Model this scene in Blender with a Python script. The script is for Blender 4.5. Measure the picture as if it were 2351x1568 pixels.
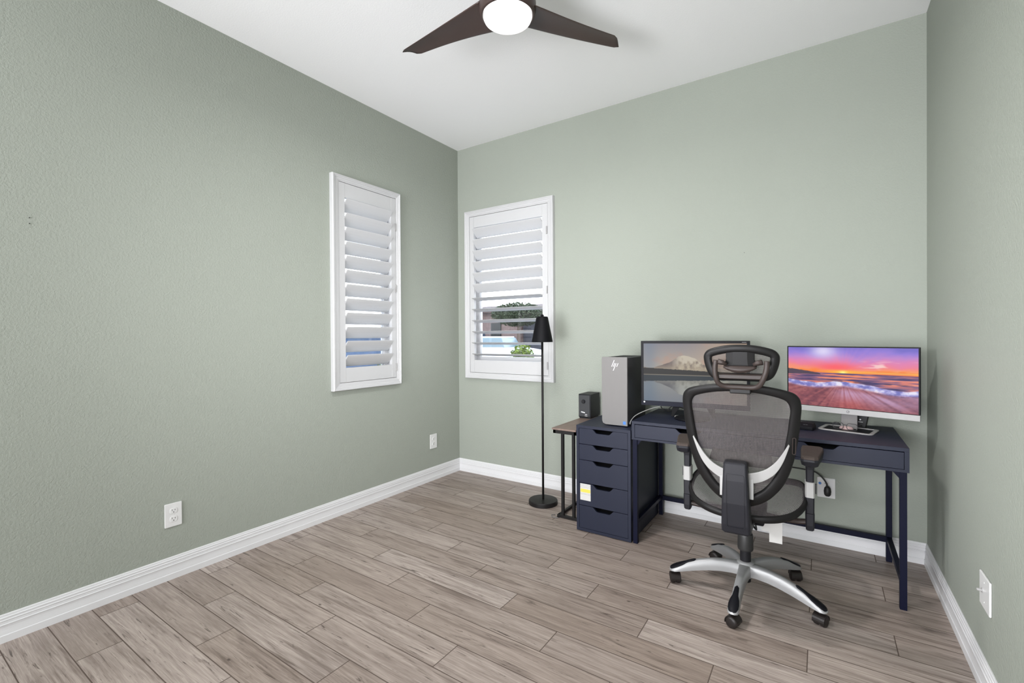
import bpy, bmesh, math, random
import numpy as np
from mathutils import Vector, Matrix
R = math.radians
random.seed(7)
for o in list(bpy.data.objects): bpy.data.objects.remove(o)
SC = bpy.context.scene
COL = SC.collection
# ------------------------------------------------------------------ room size
RW, RH = 3.4008, 3.0751          # room width (x), ceiling height
YF = -4.05                       # rear wall, behind the camera
# ------------------------------------------------------------------ camera
cam = bpy.data.cameras.new('camera'); co = bpy.data.objects.new('camera', cam); COL.objects.link(co)
yaw, pitch, roll = -0.5885, -0.0060, -0.0063
f = Vector((math.sin(yaw)*math.cos(pitch), math.cos(yaw)*math.cos(pitch), math.sin(pitch)))
r0 = Vector((math.cos(yaw), -math.sin(yaw), 0)); u0 = r0.cross(f)
rr = r0*math.cos(roll)+u0*math.sin(roll); uu = -r0*math.sin(roll)+u0*math.cos(roll)
M = Matrix((rr, uu, -f)).transposed().to_4x4(); M.translation = (2.9081, -3.4316, 1.2950)
co.matrix_world = M
cam.sensor_width = 36; cam.lens = 1062.29/2351*36; cam.shift_y = -7.39/2351; cam.clip_start = .02; cam.clip_end = 200
SC.camera = co
# ------------------------------------------------------------------ view, world, lights
SC.view_settings.view_transform = 'Standard'; SC.view_settings.look = 'None'
SC.view_settings.exposure = 0.11; SC.view_settings.gamma = 1; SC.view_settings.use_curve_mapping = False
W = bpy.data.worlds.new('sky'); SC.world = W; W.use_nodes = True
wn = W.node_tree.nodes; wl = W.node_tree.links; wn.clear()
tc = wn.new('ShaderNodeTexCoord'); sx = wn.new('ShaderNodeSeparateXYZ'); rp = wn.new('ShaderNodeValToRGB')
bg = wn.new('ShaderNodeBackground'); wo = wn.new('ShaderNodeOutputWorld')
wl.new(tc.outputs['Generated'], sx.inputs[0]); wl.new(sx.outputs['Z'], rp.inputs[0]); wl.new(rp.outputs[0], bg.inputs[0]); wl.new(bg.outputs[0], wo.inputs[0])
rp.color_ramp.elements[0].position = 0.0; rp.color_ramp.elements[0].color = (.95, .97, 1, 1)
rp.color_ramp.elements[1].position = .5; rp.color_ramp.elements[1].color = (.66, .80, 1, 1)
bg.inputs[1].default_value = 5.5
def area(name, loc, size, power, rot=(0, 0, 0), color=(1, 1, 1), shape='DISK', sy=None, portal=False):
    l = bpy.data.lights.new(name, 'AREA'); l.shape = shape; l.size = size; l.energy = power; l.color = color
    if sy: l.size_y = sy
    if portal: l.cycles.is_portal = True
    o = bpy.data.objects.new(name, l); COL.objects.link(o); o.location = loc; o.rotation_euler = rot; return o
FAN = (1.70, -1.641)
area('fan_lamp_light', (FAN[0], FAN[1], 2.742), .20, 28, color=(1, .985, .985))
def aimed(name, loc, target, size, power, spread, color=(.985, .99, 1.03)):
    l = area(name, loc, size, power, color=color); l.data.spread = R(spread)
    l.rotation_euler = (Vector(target)-Vector(loc)).to_track_quat('-Z', 'Y').to_euler()
aimed('desk_fill', (1.9, -6.6, .9), (2.0, 0, .5), 1.6, 8, 50)  # added low fill for the desk area, no real fixture
aimed('added_key', (2.95, -3.95, 2.55), (2.3, 0, .8), .16, 3, 120)  # added small key behind the camera, for crisp desk and monitor shadows
aimed('left_wall_fill', (3.05, -3.95, 1.5), (0, -.6, 1.3), .7, 10, 58)  # added fill that brightens the left wall, not a known lamp
aimed('ceiling_fill', (1.7, -6.0, .4), (1.7, -1.5, 3.07), 1.5, 31, 70)  # added fill aimed upward to lift the ceiling, invented source
aimed('right_wall_fill', (.35, -3.9, 1.5), (3.4, -1.15, .9), .7, 9, 52)  # added narrow fill to brighten the right wall, invented source
area('rear_fill', (1.7, -6.9, 1.45), 3.0, 205, rot=(R(90), 0, 0), color=(.97, .985, 1.04), shape='RECTANGLE', sy=2.5)  # added large frontal fill panel, no glass door is modelled here
area('window_portal_left', (-.13, -1.09, 1.69), .5, 1, rot=(0, R(-90), 0), shape='RECTANGLE', sy=1.4, portal=True)
area('window_portal_back', (.58, .13, 1.69), .8, 1, rot=(R(-90), 0, 0), shape='RECTANGLE', sy=1.4, portal=True)
# ------------------------------------------------------------------ node helpers
def newmat(name):
    m = bpy.data.materials.new(name); m.use_nodes = True; nt = m.node_tree
    return m, nt, nt.nodes['Principled BSDF'], nt.nodes['Material Output']
def mat(name, col, rough=.5, metal=0., spec=.5, bump=None, var=None, coat=0.):
    m, nt, b, out = newmat(name)
    b.inputs['Base Color'].default_value = (*col, 1); b.inputs['Roughness'].default_value = rough
    b.inputs['Metallic'].default_value = metal; b.inputs['Specular IOR Level'].default_value = spec
    if coat: b.inputs['Coat Weight'].default_value = coat
    if bump or var:
        t = nt.nodes.new('ShaderNodeTexCoord')
        n = nt.nodes.new('ShaderNodeTexNoise'); n.inputs['Scale'].default_value = (bump or var)[0]; n.inputs['Detail'].default_value = 4
        nt.links.new(t.outputs['Object'], n.inputs['Vector'])
        if bump:
            bp = nt.nodes.new('ShaderNodeBump'); bp.inputs['Strength'].default_value = bump[1]; bp.inputs['Distance'].default_value = bump[2]
            nt.links.new(n.outputs[0], bp.inputs['Height']); nt.links.new(bp.outputs[0], b.inputs['Normal'])
        if var:
            mx = nt.nodes.new('ShaderNodeMix'); mx.data_type = 'RGBA'
            n2 = nt.nodes.new('ShaderNodeTexNoise'); n2.inputs['Scale'].default_value = var[0]; n2.inputs['Detail'].default_value = 5
            nt.links.new(t.outputs['Object'], n2.inputs['Vector'])
            mx.inputs[6].default_value = (*[c*(1-var[1]) for c in col], 1); mx.inputs[7].default_value = (*[min(1, c*(1+var[1])) for c in col], 1)
            nt.links.new(n2.outputs[0], mx.inputs[0]); nt.links.new(mx.outputs[2], b.inputs['Base Color'])
    return m
class NB:
    def __init__(s, nt): s.nt = nt
    def node(s, t): return s.nt.nodes.new(t)
    def m(s, op, a, b=None, c=None, clamp=False):
        n = s.node('ShaderNodeMath'); n.operation = op; n.use_clamp = clamp
        for i, v in enumerate((a, b, c)):
            if v is None: continue
            if isinstance(v, (int, float)): n.inputs[i].default_value = v
            else: s.nt.links.new(v, n.inputs[i])
        return n.outputs[0]
    def vec(s, x, y, z):
        n = s.node('ShaderNodeCombineXYZ')
        for i, v in enumerate((x, y, z)):
            if isinstance(v, (int, float)): n.inputs[i].default_value = v
            else: s.nt.links.new(v, n.inputs[i])
        return n.outputs[0]
    def noise(s, vec, scale, detail=4, rough=.5, dist=0):
        n = s.node('ShaderNodeTexNoise'); n.inputs['Scale'].default_value = scale; n.inputs['Detail'].default_value = detail
        n.inputs['Roughness'].default_value = rough; n.inputs['Distortion'].default_value = dist
        s.nt.links.new(vec, n.inputs['Vector']); return n.outputs[0]
    def ramp(s, fac, stops):
        n = s.node('ShaderNodeValToRGB'); e = n.color_ramp.elements
        while len(e) < len(stops): e.new(.5)
        for i, (p, c) in enumerate(stops):
            e[i].position = p; e[i].color = (*c, 1) if len(c) == 3 else c
        s.nt.links.new(fac, n.inputs[0]); return n.outputs[0]
    def mix(s, fac, a, b, mode='MIX'):
        n = s.node('ShaderNodeMix'); n.data_type = 'RGBA'; n.blend_type = mode
        for i, v in ((0, fac), (6, a), (7, b)):
            if isinstance(v, (int, float)): n.inputs[i].default_value = v
            elif isinstance(v, tuple): n.inputs[i].default_value = (*v, 1)
            else: s.nt.links.new(v, n.inputs[i])
        return n.outputs[2]
def s2l(c): return tuple((v/255/12.92 if v/255 <= .04045 else ((v/255+.055)/1.055)**2.4) for v in c)
# ------------------------------------------------------------------ materials
def wall_material():
    m, nt, b, out = newmat('sage_paint'); k = NB(nt)
    t = k.node('ShaderNodeTexCoord').outputs['Object']
    b.inputs['Roughness'].default_value = .55; b.inputs['Specular IOR Level'].default_value = .05
    col = k.mix(k.noise(t, 1.3, 3), (.305, .328, .285), (.317, .340, .297))
    nt.links.new(col, b.inputs['Base Color'])
    h = k.m('ADD', k.m('MULTIPLY', k.noise(t, 95, 3, .55), 1.0), k.m('MULTIPLY', k.noise(t, 240, 2), .35))
    bp = k.node('ShaderNodeBump'); bp.inputs['Strength'].default_value = .55; bp.inputs['Distance'].default_value = .0045
    nt.links.new(h, bp.inputs['Height']); nt.links.new(bp.outputs[0], b.inputs['Normal'])
    return m
def floor_material():
    m, nt, b, out = newmat('wood_look_tile'); k = NB(nt)
    s = k.node('ShaderNodeSeparateXYZ'); nt.links.new(k.node('ShaderNodeTexCoord').outputs['Object'], s.inputs[0])
    x, y = s.outputs[0], s.outputs[1]
    v = k.m('DIVIDE', k.m('ADD', y, 2.109), .1527); row = k.m('FLOOR', v); fv = k.m('SUBTRACT', v, row)
    u = k.m('DIVIDE', k.m('ADD', k.m('ADD', x, -.728), k.m('MULTIPLY', row, .3047)), .9142); til = k.m('FLOOR', u); fu = k.m('SUBTRACT', u, til)
    du = k.m('MULTIPLY', k.m('MINIMUM', fu, k.m('SUBTRACT', 1, fu)), .9142)
    dv = k.m('MULTIPLY', k.m('MINIMUM', fv, k.m('SUBTRACT', 1, fv)), .1527)
    d = k.m('MINIMUM', du, dv)
    grout = k.m('SUBTRACT', 1, k.m('MULTIPLY', k.m('SUBTRACT', d, .0016), 1400, clamp=True))
    wnz = k.node('ShaderNodeTexWhiteNoise'); nt.links.new(k.vec(til, row, 3.7), wnz.inputs['Vector'])
    rs = k.node('ShaderNodeSeparateColor'); nt.links.new(wnz.outputs['Color'], rs.inputs[0])
    ra, rb, rc = rs.outputs
    ox = k.m('ADD', x, k.m('MULTIPLY', ra, 37)); oy = k.m('ADD', y, k.m('MULTIPLY', rb, 23))
    g0 = k.vec(k.m('MULTIPLY', ox, .9), k.m('MULTIPLY', oy, 9), rc)
    wob = k.noise(g0, 2.0, 3)
    ywob = k.m('ADD', oy, k.m('MULTIPLY', k.m('SUBTRACT', wob, .5), .030))
    fine = k.noise(k.vec(k.m('MULTIPLY', ox, 2.2), k.m('MULTIPLY', ywob, 60), rc), 2.4, 6, .62)
    fib = k.noise(k.vec(k.m('MULTIPLY', ox, 5), k.m('MULTIPLY', ywob, 260), rb), 2.0, 3, .6)
    broad = k.noise(k.vec(k.m('MULTIPLY', ox, 1.1), k.m('MULTIPLY', ywob, 13), ra), 1.9, 5, .6, .25)
    streak = k.noise(k.vec(k.m('MULTIPLY', ox, 1.5), k.m('MULTIPLY', ywob, 26), k.m('ADD', rc, 4)), 1.6, 5, .6, .3)
    base = k.mix(ra, s2l((158, 145, 136)), s2l((190, 178, 170)))
    base = k.mix(k.m('MULTIPLY', rb, .30), base, s2l((150, 132, 116)))
    dark = k.mix(rc, s2l((88, 74, 66)), s2l((112, 99, 92)))
    f1 = k.ramp(broad, [(.46, (0, 0, 0)), (.74, (.55, .55, .55))])
    f2 = k.ramp(streak, [(.53, (0, 0, 0)), (.70, (.80, .80, .80))])
    f3 = k.ramp(fine, [(.38, (0, 0, 0)), (.72, (.60, .60, .60))])
    f4 = k.ramp(fib, [(.32, (.34, .34, .34)), (.60, (0, 0, 0))])
    smd = k.noise(k.vec(k.m('MULTIPLY', ox, 1.9), k.m('MULTIPLY', ywob, 15), k.m('ADD', rb, 17)), 1.9, 6, .68, .5)
    c = k.mix(f1, base, dark); c = k.mix(f2, c, dark); c = k.mix(f3, c, dark); c = k.mix(f4, c, dark); c = k.mix(k.ramp(smd, [(.60, (0, 0, 0)), (.72, (.75, .75, .75))]), c, s2l((74, 62, 56)))
    # cracks and knots
    crk = k.noise(k.vec(k.m('MULTIPLY', ox, 3.4), k.m('MULTIPLY', ywob, 42), k.m('ADD', ra, 9)), 1.5, 6, .7, .6)
    c = k.mix(k.ramp(crk, [(.60, (0, 0, 0)), (.67, (.9, .9, .9))]), c, s2l((58, 46, 40)))
    vo = k.node('ShaderNodeTexVoronoi'); vo.inputs['Scale'].default_value = 4.2
    nt.links.new(k.vec(k.m('MULTIPLY', ox, .9), k.m('MULTIPLY', oy, 1.7), 0.0), vo.inputs['Vector'])
    c = k.mix(k.ramp(vo.outputs['Distance'], [(.018, (.85, .85, .85)), (.05, (0, 0, 0))]), c, s2l((52, 40, 35)))
    c = k.mix(grout, c, s2l((84, 72, 64)))
    nt.links.new(c, b.inputs['Base Color'])
    b.inputs['Specular IOR Level'].default_value = .4
    nt.links.new(k.m('ADD', .44, k.m('MULTIPLY', grout, .4)), b.inputs['Roughness'])
    h = k.m('SUBTRACT', k.m('MULTIPLY', fine, -.25), grout)
    bp = k.node('ShaderNodeBump'); bp.inputs['Strength'].default_value = .35; bp.inputs['Distance'].default_value = .0015
    nt.links.new(h, bp.inputs['Height']); nt.links.new(bp.outputs[0], b.inputs['Normal'])
    return m
def weave_material(name, c1, c2, freq, ax='XZ', fill=.60):
    """knitted mesh fabric: zigzag strands with open holes between them"""
    m, nt, b, out = newmat(name); k = NB(nt)
    s = k.node('ShaderNodeSeparateXYZ'); nt.links.new(k.node('ShaderNodeTexCoord').outputs['Object'], s.inputs[0])
    p = s.outputs['X']; q = s.outputs[ax[1]]
    a = k.m('MULTIPLY', p, freq); c = k.m('MULTIPLY', q, freq*.30)
    tri = k.m('ABSOLUTE', k.m('SUBTRACT', k.m('FRACT', c), .5))
    z = k.m('FRACT', k.m('ADD', a, k.m('MULTIPLY', tri, 1.9)))
    strand = k.m('LESS_THAN', z, fill)
    link = k.m('LESS_THAN', k.m('FRACT', k.m('MULTIPLY', c, 2)), .16)
    msk = k.m('MAXIMUM', strand, link)
    col = k.mix(k.noise(k.vec(a, c, 0.0), .6, 2), c1, c2)
    nt.links.new(col, b.inputs['Base Color']); b.inputs['Roughness'].default_value = .6
    tr = k.node('ShaderNodeBsdfTransparent'); mx = k.node('ShaderNodeMixShader')
    nt.links.new(msk, mx.inputs[0]); nt.links.new(tr.outputs[0], mx.inputs[1]); nt.links.new(b.outputs[0], mx.inputs[2]); nt.links.new(mx.outputs[0], out.inputs[0])
    return m
def wood_material():
    m, nt, b, out = newmat('walnut_board'); k = NB(nt)
    s = k.node('ShaderNodeSeparateXYZ'); nt.links.new(k.node('ShaderNodeTexCoord').outputs['Object'], s.inputs[0])
    n = k.noise(k.vec(k.m('MULTIPLY', s.outputs[0], 30), k.m('MULTIPLY', s.outputs[1], 3), s.outputs[2]), 2, 5)
    nt.links.new(k.mix(n, s2l((92, 74, 66)), s2l((136, 118, 108))), b.inputs['Base Color']); b.inputs['Roughness'].default_value = .45
    return m
def brushed(name, col, rough=.35, metal=.8, axis=2):
    m, nt, b, out = newmat(name); k = NB(nt)
    s = k.node('ShaderNodeSeparateXYZ'); nt.links.new(k.node('ShaderNodeTexCoord').outputs['Object'], s.inputs[0])
    sc = [120, 120, 120]; sc[axis] = 2
    n = k.noise(k.vec(*[k.m('MULTIPLY', s.outputs[i], sc[i]) for i in range(3)]), 4, 3)
    nt.links.new(k.mix(n, tuple(c*.93 for c in col), tuple(min(1, c*1.05) for c in col)), b.inputs['Base Color'])
    b.inputs['Roughness'].default_value = rough; b.inputs['Metallic'].default_value = metal
    return m
def emis(name, col, strength):
    m, nt, b, out = newmat(name); e = nt.nodes.new('ShaderNodeEmission'); e.inputs[0].default_value = (*col, 1); e.inputs[1].default_value = strength
    nt.links.new(e.outputs[0], out.inputs[0]); return m
def screen_material(name, strength=1.0):
    m, nt, b, out = newmat(name); a = nt.nodes.new('ShaderNodeAttribute'); a.attribute_name = 'picture'
    b.inputs['Base Color'].default_value = (.004, .004, .004, 1); b.inputs['Roughness'].default_value = .4; b.inputs['Specular IOR Level'].default_value = .08
    nt.links.new(a.outputs['Color'], b.inputs['Emission Color']); b.inputs['Emission Strength'].default_value = strength
    return m
def glass_material():
    m, nt, b, out = newmat('window_glass'); k = NB(nt)
    g = k.node('ShaderNodeBsdfGlossy'); g.inputs['Roughness'].default_value = .02
    t = k.node('ShaderNodeBsdfTransparent'); fr = k.node('ShaderNodeFresnel'); mx = k.node('ShaderNodeMixShader')
    nt.links.new(fr.outputs[0], mx.inputs[0]); nt.links.new(t.outputs[0], mx.inputs[1]); nt.links.new(g.outputs[0], mx.inputs[2]); nt.links.new(mx.outputs[0], out.inputs[0])
    return m
def label_material():
    m, nt, b, out = newmat('printed_label'); k = NB(nt)
    s = k.node('ShaderNodeSeparateXYZ'); nt.links.new(k.node('ShaderNodeTexCoord').outputs['Object'], s.inputs[0])
    z = k.m('SUBTRACT', s.outputs[2], .208)
    row = k.m('LESS_THAN', k.m('FRACT', k.m('MULTIPLY', z, 160)), .35)
    word = k.m('GREATER_THAN', k.noise(k.vec(k.m('MULTIPLY', s.outputs[0], 260), k.m('FLOOR', k.m('MULTIPLY', z, 160)), 0.0), 1, 2), .47)
    zone = k.m('MAXIMUM', k.m('GREATER_THAN', z, .078), k.m('MULTIPLY', k.m('LESS_THAN', z, .048), k.m('GREATER_THAN', z, .036)))
    zone = k.m('MULTIPLY', zone, k.m('LESS_THAN', z, .102))
    nt.links.new(k.mix(k.m('MULTIPLY', k.m('MULTIPLY', row, word), k.m('MULTIPLY', zone, .6)), (.55, .54, .52), (.12, .12, .12)), b.inputs['Base Color'])
    b.inputs['Roughness'].default_value = .6
    return m
MT = dict(
    wall=wall_material(), floor=floor_material(),
    ceil=mat('ceiling_paint', (.88, .88, .885), .7, spec=.2, bump=(120, .2, .003)),
    trim=mat('white_trim', (.67, .67, .675), .35), shutter=mat('white_shutter', (.51, .51, .512), .38),
    plastic_w=mat('white_plastic', (.68, .68, .67), .3), slot=mat('dark_slot', (.02, .02, .02), .5),
    fan=mat('espresso_plastic', (.050, .031, .027), .42, var=(9, .15)), diffuser=emis('lamp_diffuser', (1, .985, .97), 1.25),
    blackm=mat('black_metal', (.010, .009, .009), .45, .0, .25), blackp=mat('black_plastic', (.010, .010, .012), .45, spec=.25),
    shade=mat('black_shade', (.003, .003, .004), .6, spec=.15), navy=mat('navy_foil', (.0115, .0145, .030), .5, spec=.3, bump=(700, .15, .0004)),
    navyd=mat('navy_steel', (.002, .003, .015), .5, spec=.15), dark=mat('drawer_gap', (.004, .004, .005), .8),
    board=wood_material(), silver=brushed('brushed_silver', (.165, .158, .153), .55, .0), silver2=mat('silver_paint', (.34, .335, .33), .42, .1),
    pcside=mat('graphite_panel', (.040, .041, .044), .42, spec=.3), logo=mat('bright_logo', (.80, .80, .80), .3),
    chairp=mat('chair_dark_plastic', (.015, .015, .019), .5, spec=.25, bump=(900, .2, .0004)), chairb=mat('chair_brown_plastic', (.036, .026, .023), .45, spec=.3),
    frame=mat('chair_frame_plastic', (.0085, .008, .008), .45, spec=.22), bracket=mat('light_grey_plastic', (.37, .365, .355), .48),
    base=mat('chair_base_aluminium', (.31, .31, .31), .42, .35), foam=mat('arm_pad_foam', (.055, .042, .036), .7, spec=.2, var=(40, .2)),
    caster=mat('caster_plastic', (.014, .011, .010), .42, spec=.3), weave=weave_material('back_weave', (.036, .030, .029), (.130, .113, .108), 225, fill=.56),
    weaves=weave_material('seat_weave', (.030, .024, .026), (.140, .122, .128), 185, 'XY', .55),
    label=label_material(), paper=mat('white_paper', (.52, .51, .49), .6), yellow=mat('yellow_print', (.85, .55, .08), .5), greyprint=mat('grey_print', (.25, .24, .25), .6),
    blue=mat('blue_sticker', (.04, .17, .50), .4), cable=mat('black_cable', (.012, .012, .012), .5), cablew=mat('white_cable', (.7, .69, .67), .4),
    bezel=mat('monitor_bezel', (.006, .006, .008), .45, spec=.12), bezelb=mat('monitor_chin', (.002, .003, .012), .4, spec=.1),
    glass=glass_material(), lens=mat('spectacle_lens', (.45, .43, .44), .1), white=mat('white_mark', (.85, .85, .85), .4), pink=mat('pink_cloth', (.55, .38, .37), .7),
    ground=mat('asphalt', (.26, .255, .27), .9, var=(2, .15)), kerb=mat('concrete', (.32, .31, .30), .9, var=(3, .1)),
    stone=mat('facade_stone', (.17, .115, .10), .9, var=(9, .55)), stucco=mat('stucco', (.12, .11, .12), .9, var=(4, .1)), rooft=mat('roof_tiles', (.055, .032, .025), .9, var=(10, .4)),
    doord=mat('dark_door', (.008, .008, .009), .5), garage=mat('garage_panel', (.04, .04, .05), .7), bush=mat('bush_leaves', (.11, .15, .012), .8, var=(20, .7)),
    leaf=mat('tree_leaves', (.022, .034, .008), .8, var=(20, .6)), bark=mat('bark', (.10, .07, .05), .9), carw=mat('white_car_paint', (.62, .62, .62), .3),
    carg=mat('car_window', (.11, .15, .16), .15), tyre=mat('tyre', (.015, .015, .015), .8), bluesid=mat('pale_blue_siding', (.05, .085, .15), .8, var=(6, .25)),
)
# ------------------------------------------------------------------ object helpers
def tag(o, label=None, cat=None, group=None, kind=None):
    if label: o['label'] = label
    if cat: o['category'] = cat
    if group: o['group'] = group
    if kind: o['kind'] = kind
    return o
def empty(name, loc=(0, 0, 0), rz=0., label=None, cat=None, group=None, kind=None):
    o = bpy.data.objects.new(name, None); COL.objects.link(o); o.location = loc; o.rotation_euler = (0, 0, rz); o.empty_display_size = .05
    return tag(o, label, cat, group, kind)
def obj(name, bm, m, parent=None, smooth=False, bev=0, segs=2, sub=0, loc=None, rot=None):
    me = bpy.data.meshes.new(name)
    if isinstance(bm, bmesh.types.BMesh):
        bmesh.ops.recalc_face_normals(bm, faces=bm.faces); bm.to_mesh(me); bm.free()
    else: me.from_pydata(*bm)
    me.materials.append(m)
    if smooth:
        for p in me.polygons: p.use_smooth = True
    o = bpy.data.objects.new(name, me); COL.objects.link(o)
    if parent: o.parent = parent
    if loc: o.location = loc
    if rot: o.rotation_euler = rot
    if bev:
        b = o.modifiers.new('bevel', 'BEVEL'); b.width = bev; b.segments = segs; b.limit_method = 'ANGLE'; b.angle_limit = R(40)
    if sub:
        s = o.modifiers.new('sub', 'SUBSURF'); s.levels = sub; s.render_levels = sub
    return o
def NBM(): return bmesh.new()
def box(bm, x0, x1, y0, y1, z0, z1, M=None):
    v = [Vector((x, y, z)) for x in (x0, x1) for y in (y0, y1) for z in (z0, z1)]
    if M: v = [M @ p for p in v]
    v = [bm.verts.new(p) for p in v]
    for q in ((0, 1, 3, 2), (4, 6, 7, 5), (0, 4, 5, 1), (2, 3, 7, 6), (0, 2, 6, 4), (1, 5, 7, 3)): bm.faces.new([v[i] for i in q])
    return bm
def loft(bm, loops, close=True, cap=True, ring=False):
    L = [[bm.verts.new(p) for p in lp] for lp in loops]; n = len(L[0]); m = len(L)
    for i in range(m if ring else m-1):
        a, b = L[i], L[(i+1) % m]
        for j in range(n if close else n-1):
            bm.faces.new((a[j], a[(j+1) % n], b[(j+1) % n], b[j]))
    if cap and not ring and close: bm.faces.new(L[0][::-1]); bm.faces.new(L[-1])
    return L
def lathe(bm, prof, n=32, M=None):
    loops = []
    for r, z in prof:
        lp = [Vector((max(r, 1e-5)*math.cos(2*math.pi*i/n), max(r, 1e-5)*math.sin(2*math.pi*i/n), z)) for i in range(n)]
        loops.append([M @ p for p in lp] if M else lp)
    loft(bm, loops); return bm
def tube(bm, pts, r, n=10, closed=False, rb=None, up=Vector((0, 0, 1))):
    """r: radius (in the plane's normal direction), rb: second radius"""
    pts = [Vector(p) for p in pts]; N = len(pts); loops = []
    for i, p in enumerate(pts):
        a = pts[(i-1) % N] if (closed or i > 0) else p; b = pts[(i+1) % N] if (closed or i < N-1) else p
        t = (b-a).normalized(); s = t.cross(up)
        if s.length < 1e-4: s = t.cross(Vector((0, 1, 0)))
        s.normalize(); w = s.cross(t).normalized(); q = rb or r
        ri = r[i] if isinstance(r, (list, tuple)) else r; qi = ri if rb is None else (q[i] if isinstance(q, (list, tuple)) else q)
        loops.append([p+s*(ri*math.cos(2*math.pi*k/n))+w*(qi*math.sin(2*math.pi*k/n)) for k in range(n)])
    loft(bm, loops, ring=closed); return bm
def catmull(pts, per=6, closed=False):
    P = [Vector(p) for p in pts]; n = len(P); out = []
    for i in range(n if closed else n-1):
        p1, p2 = P[i], P[(i+1) % n]
        p0 = P[(i-1) % n] if closed or i > 0 else p1; p3 = P[(i+2) % n] if closed or i < n-2 else p2
        for k in range(per):
            t = k/per; out.append(.5*((2*p1)+(p2-p0)*t+(2*p0-5*p1+4*p2-p3)*t*t+(3*p1-p0-3*p2+p3)*t**3))
    if not closed: out.append(P[-1])
    return out
def sym(half, per=6):
    """half outline (x>=0) from bottom centre to top centre -> closed smooth outline of (x,z)"""
    full = [Vector((x, z, 0)) for x, z in half]+[Vector((-x, z, 0)) for x, z in half[::-1][1:-1]]
    return [(p.x, p.y) for p in catmull(full, per, True)]
def prism(bm, outline, y0, y1, fn=None):
    """outline in (x,z) extruded along y"""
    a = [(x, y0, z) for x, z in outline]; b = [(x, y1, z) for x, z in outline]
    if fn: a = [fn(p) for p in a]; b = [fn(p) for p in b]
    loft(bm, [[Vector(p) for p in a], [Vector(p) for p in b]]); return bm
def rrect(x0, x1, z0, z1, r, n=5):
    o = []
    for cx, cz, a0 in ((x1-r, z1-r, 0), (x0+r, z1-r, 90), (x0+r, z0+r, 180), (x1-r, z0+r, 270)):
        for i in range(n+1):
            a = R(a0+90*i/n); o.append((cx+r*math.cos(a), cz+r*math.sin(a)))
    return o
def ringprism(bm, inner, outer, y0, y1):
    """ring between two outlines of equal count, extruded in y"""
    secs = []
    for (a, b), (c, d) in zip(inner, outer):
        secs.append([Vector((a, y0, b)), Vector((a, y1, b)), Vector((c, y1, d)), Vector((c, y0, d))])
    loft(bm, secs, ring=True); return bm
def text(name, s, size, m, parent, loc, rot=(R(90), 0, 0), ext=.0004, shear=0):
    c = bpy.data.curves.new(name, 'FONT'); c.body = s; c.size = size; c.extrude = ext; c.align_x = 'CENTER'; c.align_y = 'CENTER'; c.shear = shear
    c.materials.append(m); t = bpy.data.objects.new(name, c); COL.objects.link(t)
    dg = bpy.context.evaluated_depsgraph_get(); me = bpy.data.meshes.new_from_object(t.evaluated_get(dg)); bpy.data.objects.remove(t)
    if not me.materials: me.materials.append(m)
    o = bpy.data.objects.new(name, me); COL.objects.link(o); o.parent = parent; o.location = loc; o.rotation_euler = rot; return o
def copy_tree(o, parent=None):
    c = o.copy(); COL.objects.link(c); c.parent = parent
    for ch in [q for q in bpy.data.objects if q.parent == o]: copy_tree(ch, c)
    return c
# ================================================================== THE ROOM
WT = .14
HL = (-1.345, -.805, .958, 2.415)     # hole left wall  y0,y1,z0,z1
HB = (.155, .998, .952, 2.408)        # hole back wall  x0,x1,z0,z1
def wall_with_hole(bm, a0, a1, h, put):
    p0, p1, z0, z1 = h
    for q in ((a0, p0, 0, RH), (p1, a1, 0, RH), (p0, p1, 0, z0), (p0, p1, z1, RH)): put(*q)
YH = -7.0
b = NBM(); wall_with_hole(b, YH, 0, HL, lambda a, c, z0, z1: box(b, -WT, 0, a, c, z0, z1)); tag(obj('wall_left', b, MT['wall']), kind='structure')
b = NBM(); wall_with_hole(b, -WT, RW+WT, HB, lambda a, c, z0, z1: box(b, a, c, 0, WT, z0, z1)); tag(obj('wall_back', b, MT['wall']), kind='structure')
b = NBM(); box(b, RW, RW+WT, YH, 0, 0, RH); tag(obj('wall_right', b, MT['wall']), kind='structure')
b = NBM(); box(b, 0, RW, YH-WT, YH, 0, RH); tag(obj('wall_hall', b, MT['wall']), kind='structure')
b = NBM(); box(b, -WT, RW+WT, YH-WT, WT, -.1, 0); tag(obj('floor', b, MT['floor']), kind='structure')
b = NBM(); box(b, -WT, RW+WT, YH-WT, WT, RH, RH+.12); tag(obj('ceiling', b, MT['ceil']), kind='structure')
prof = [(0, 0), (.0155, 0), (.0155, .0300), (.0145, .0320), (.0125, .0325), (.0118, .040), (.0105, .052), (.0100, .062), (.0108, .070), (.0122, .0735), (.0120, .0760), (.0090, .0770),
        (.0088, .0880), (.0100, .0900), (.0102, .0925), (.0080, .0945), (.0078, .1000), (.0090, .1020), (.0088, .1045), (.0060, .1065), (.0052, .1150), (.0035, .1175), (0, .1175)]
def base(name, put, a0, a1):
    b = NBM(); loft(b, [[Vector(put(d, a, z)) for d, z in prof] for a in (a0, a1)]); tag(obj(name, b, MT['trim']), kind='structure')
base('baseboard_left', lambda d, a, z: (d, a, z), YF, 0)
base('baseboard_back', lambda d, a, z: (a, -d, z), 0, RW)
base('baseboard_right', lambda d, a, z: (RW-d, a, z), YF, 0)
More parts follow.
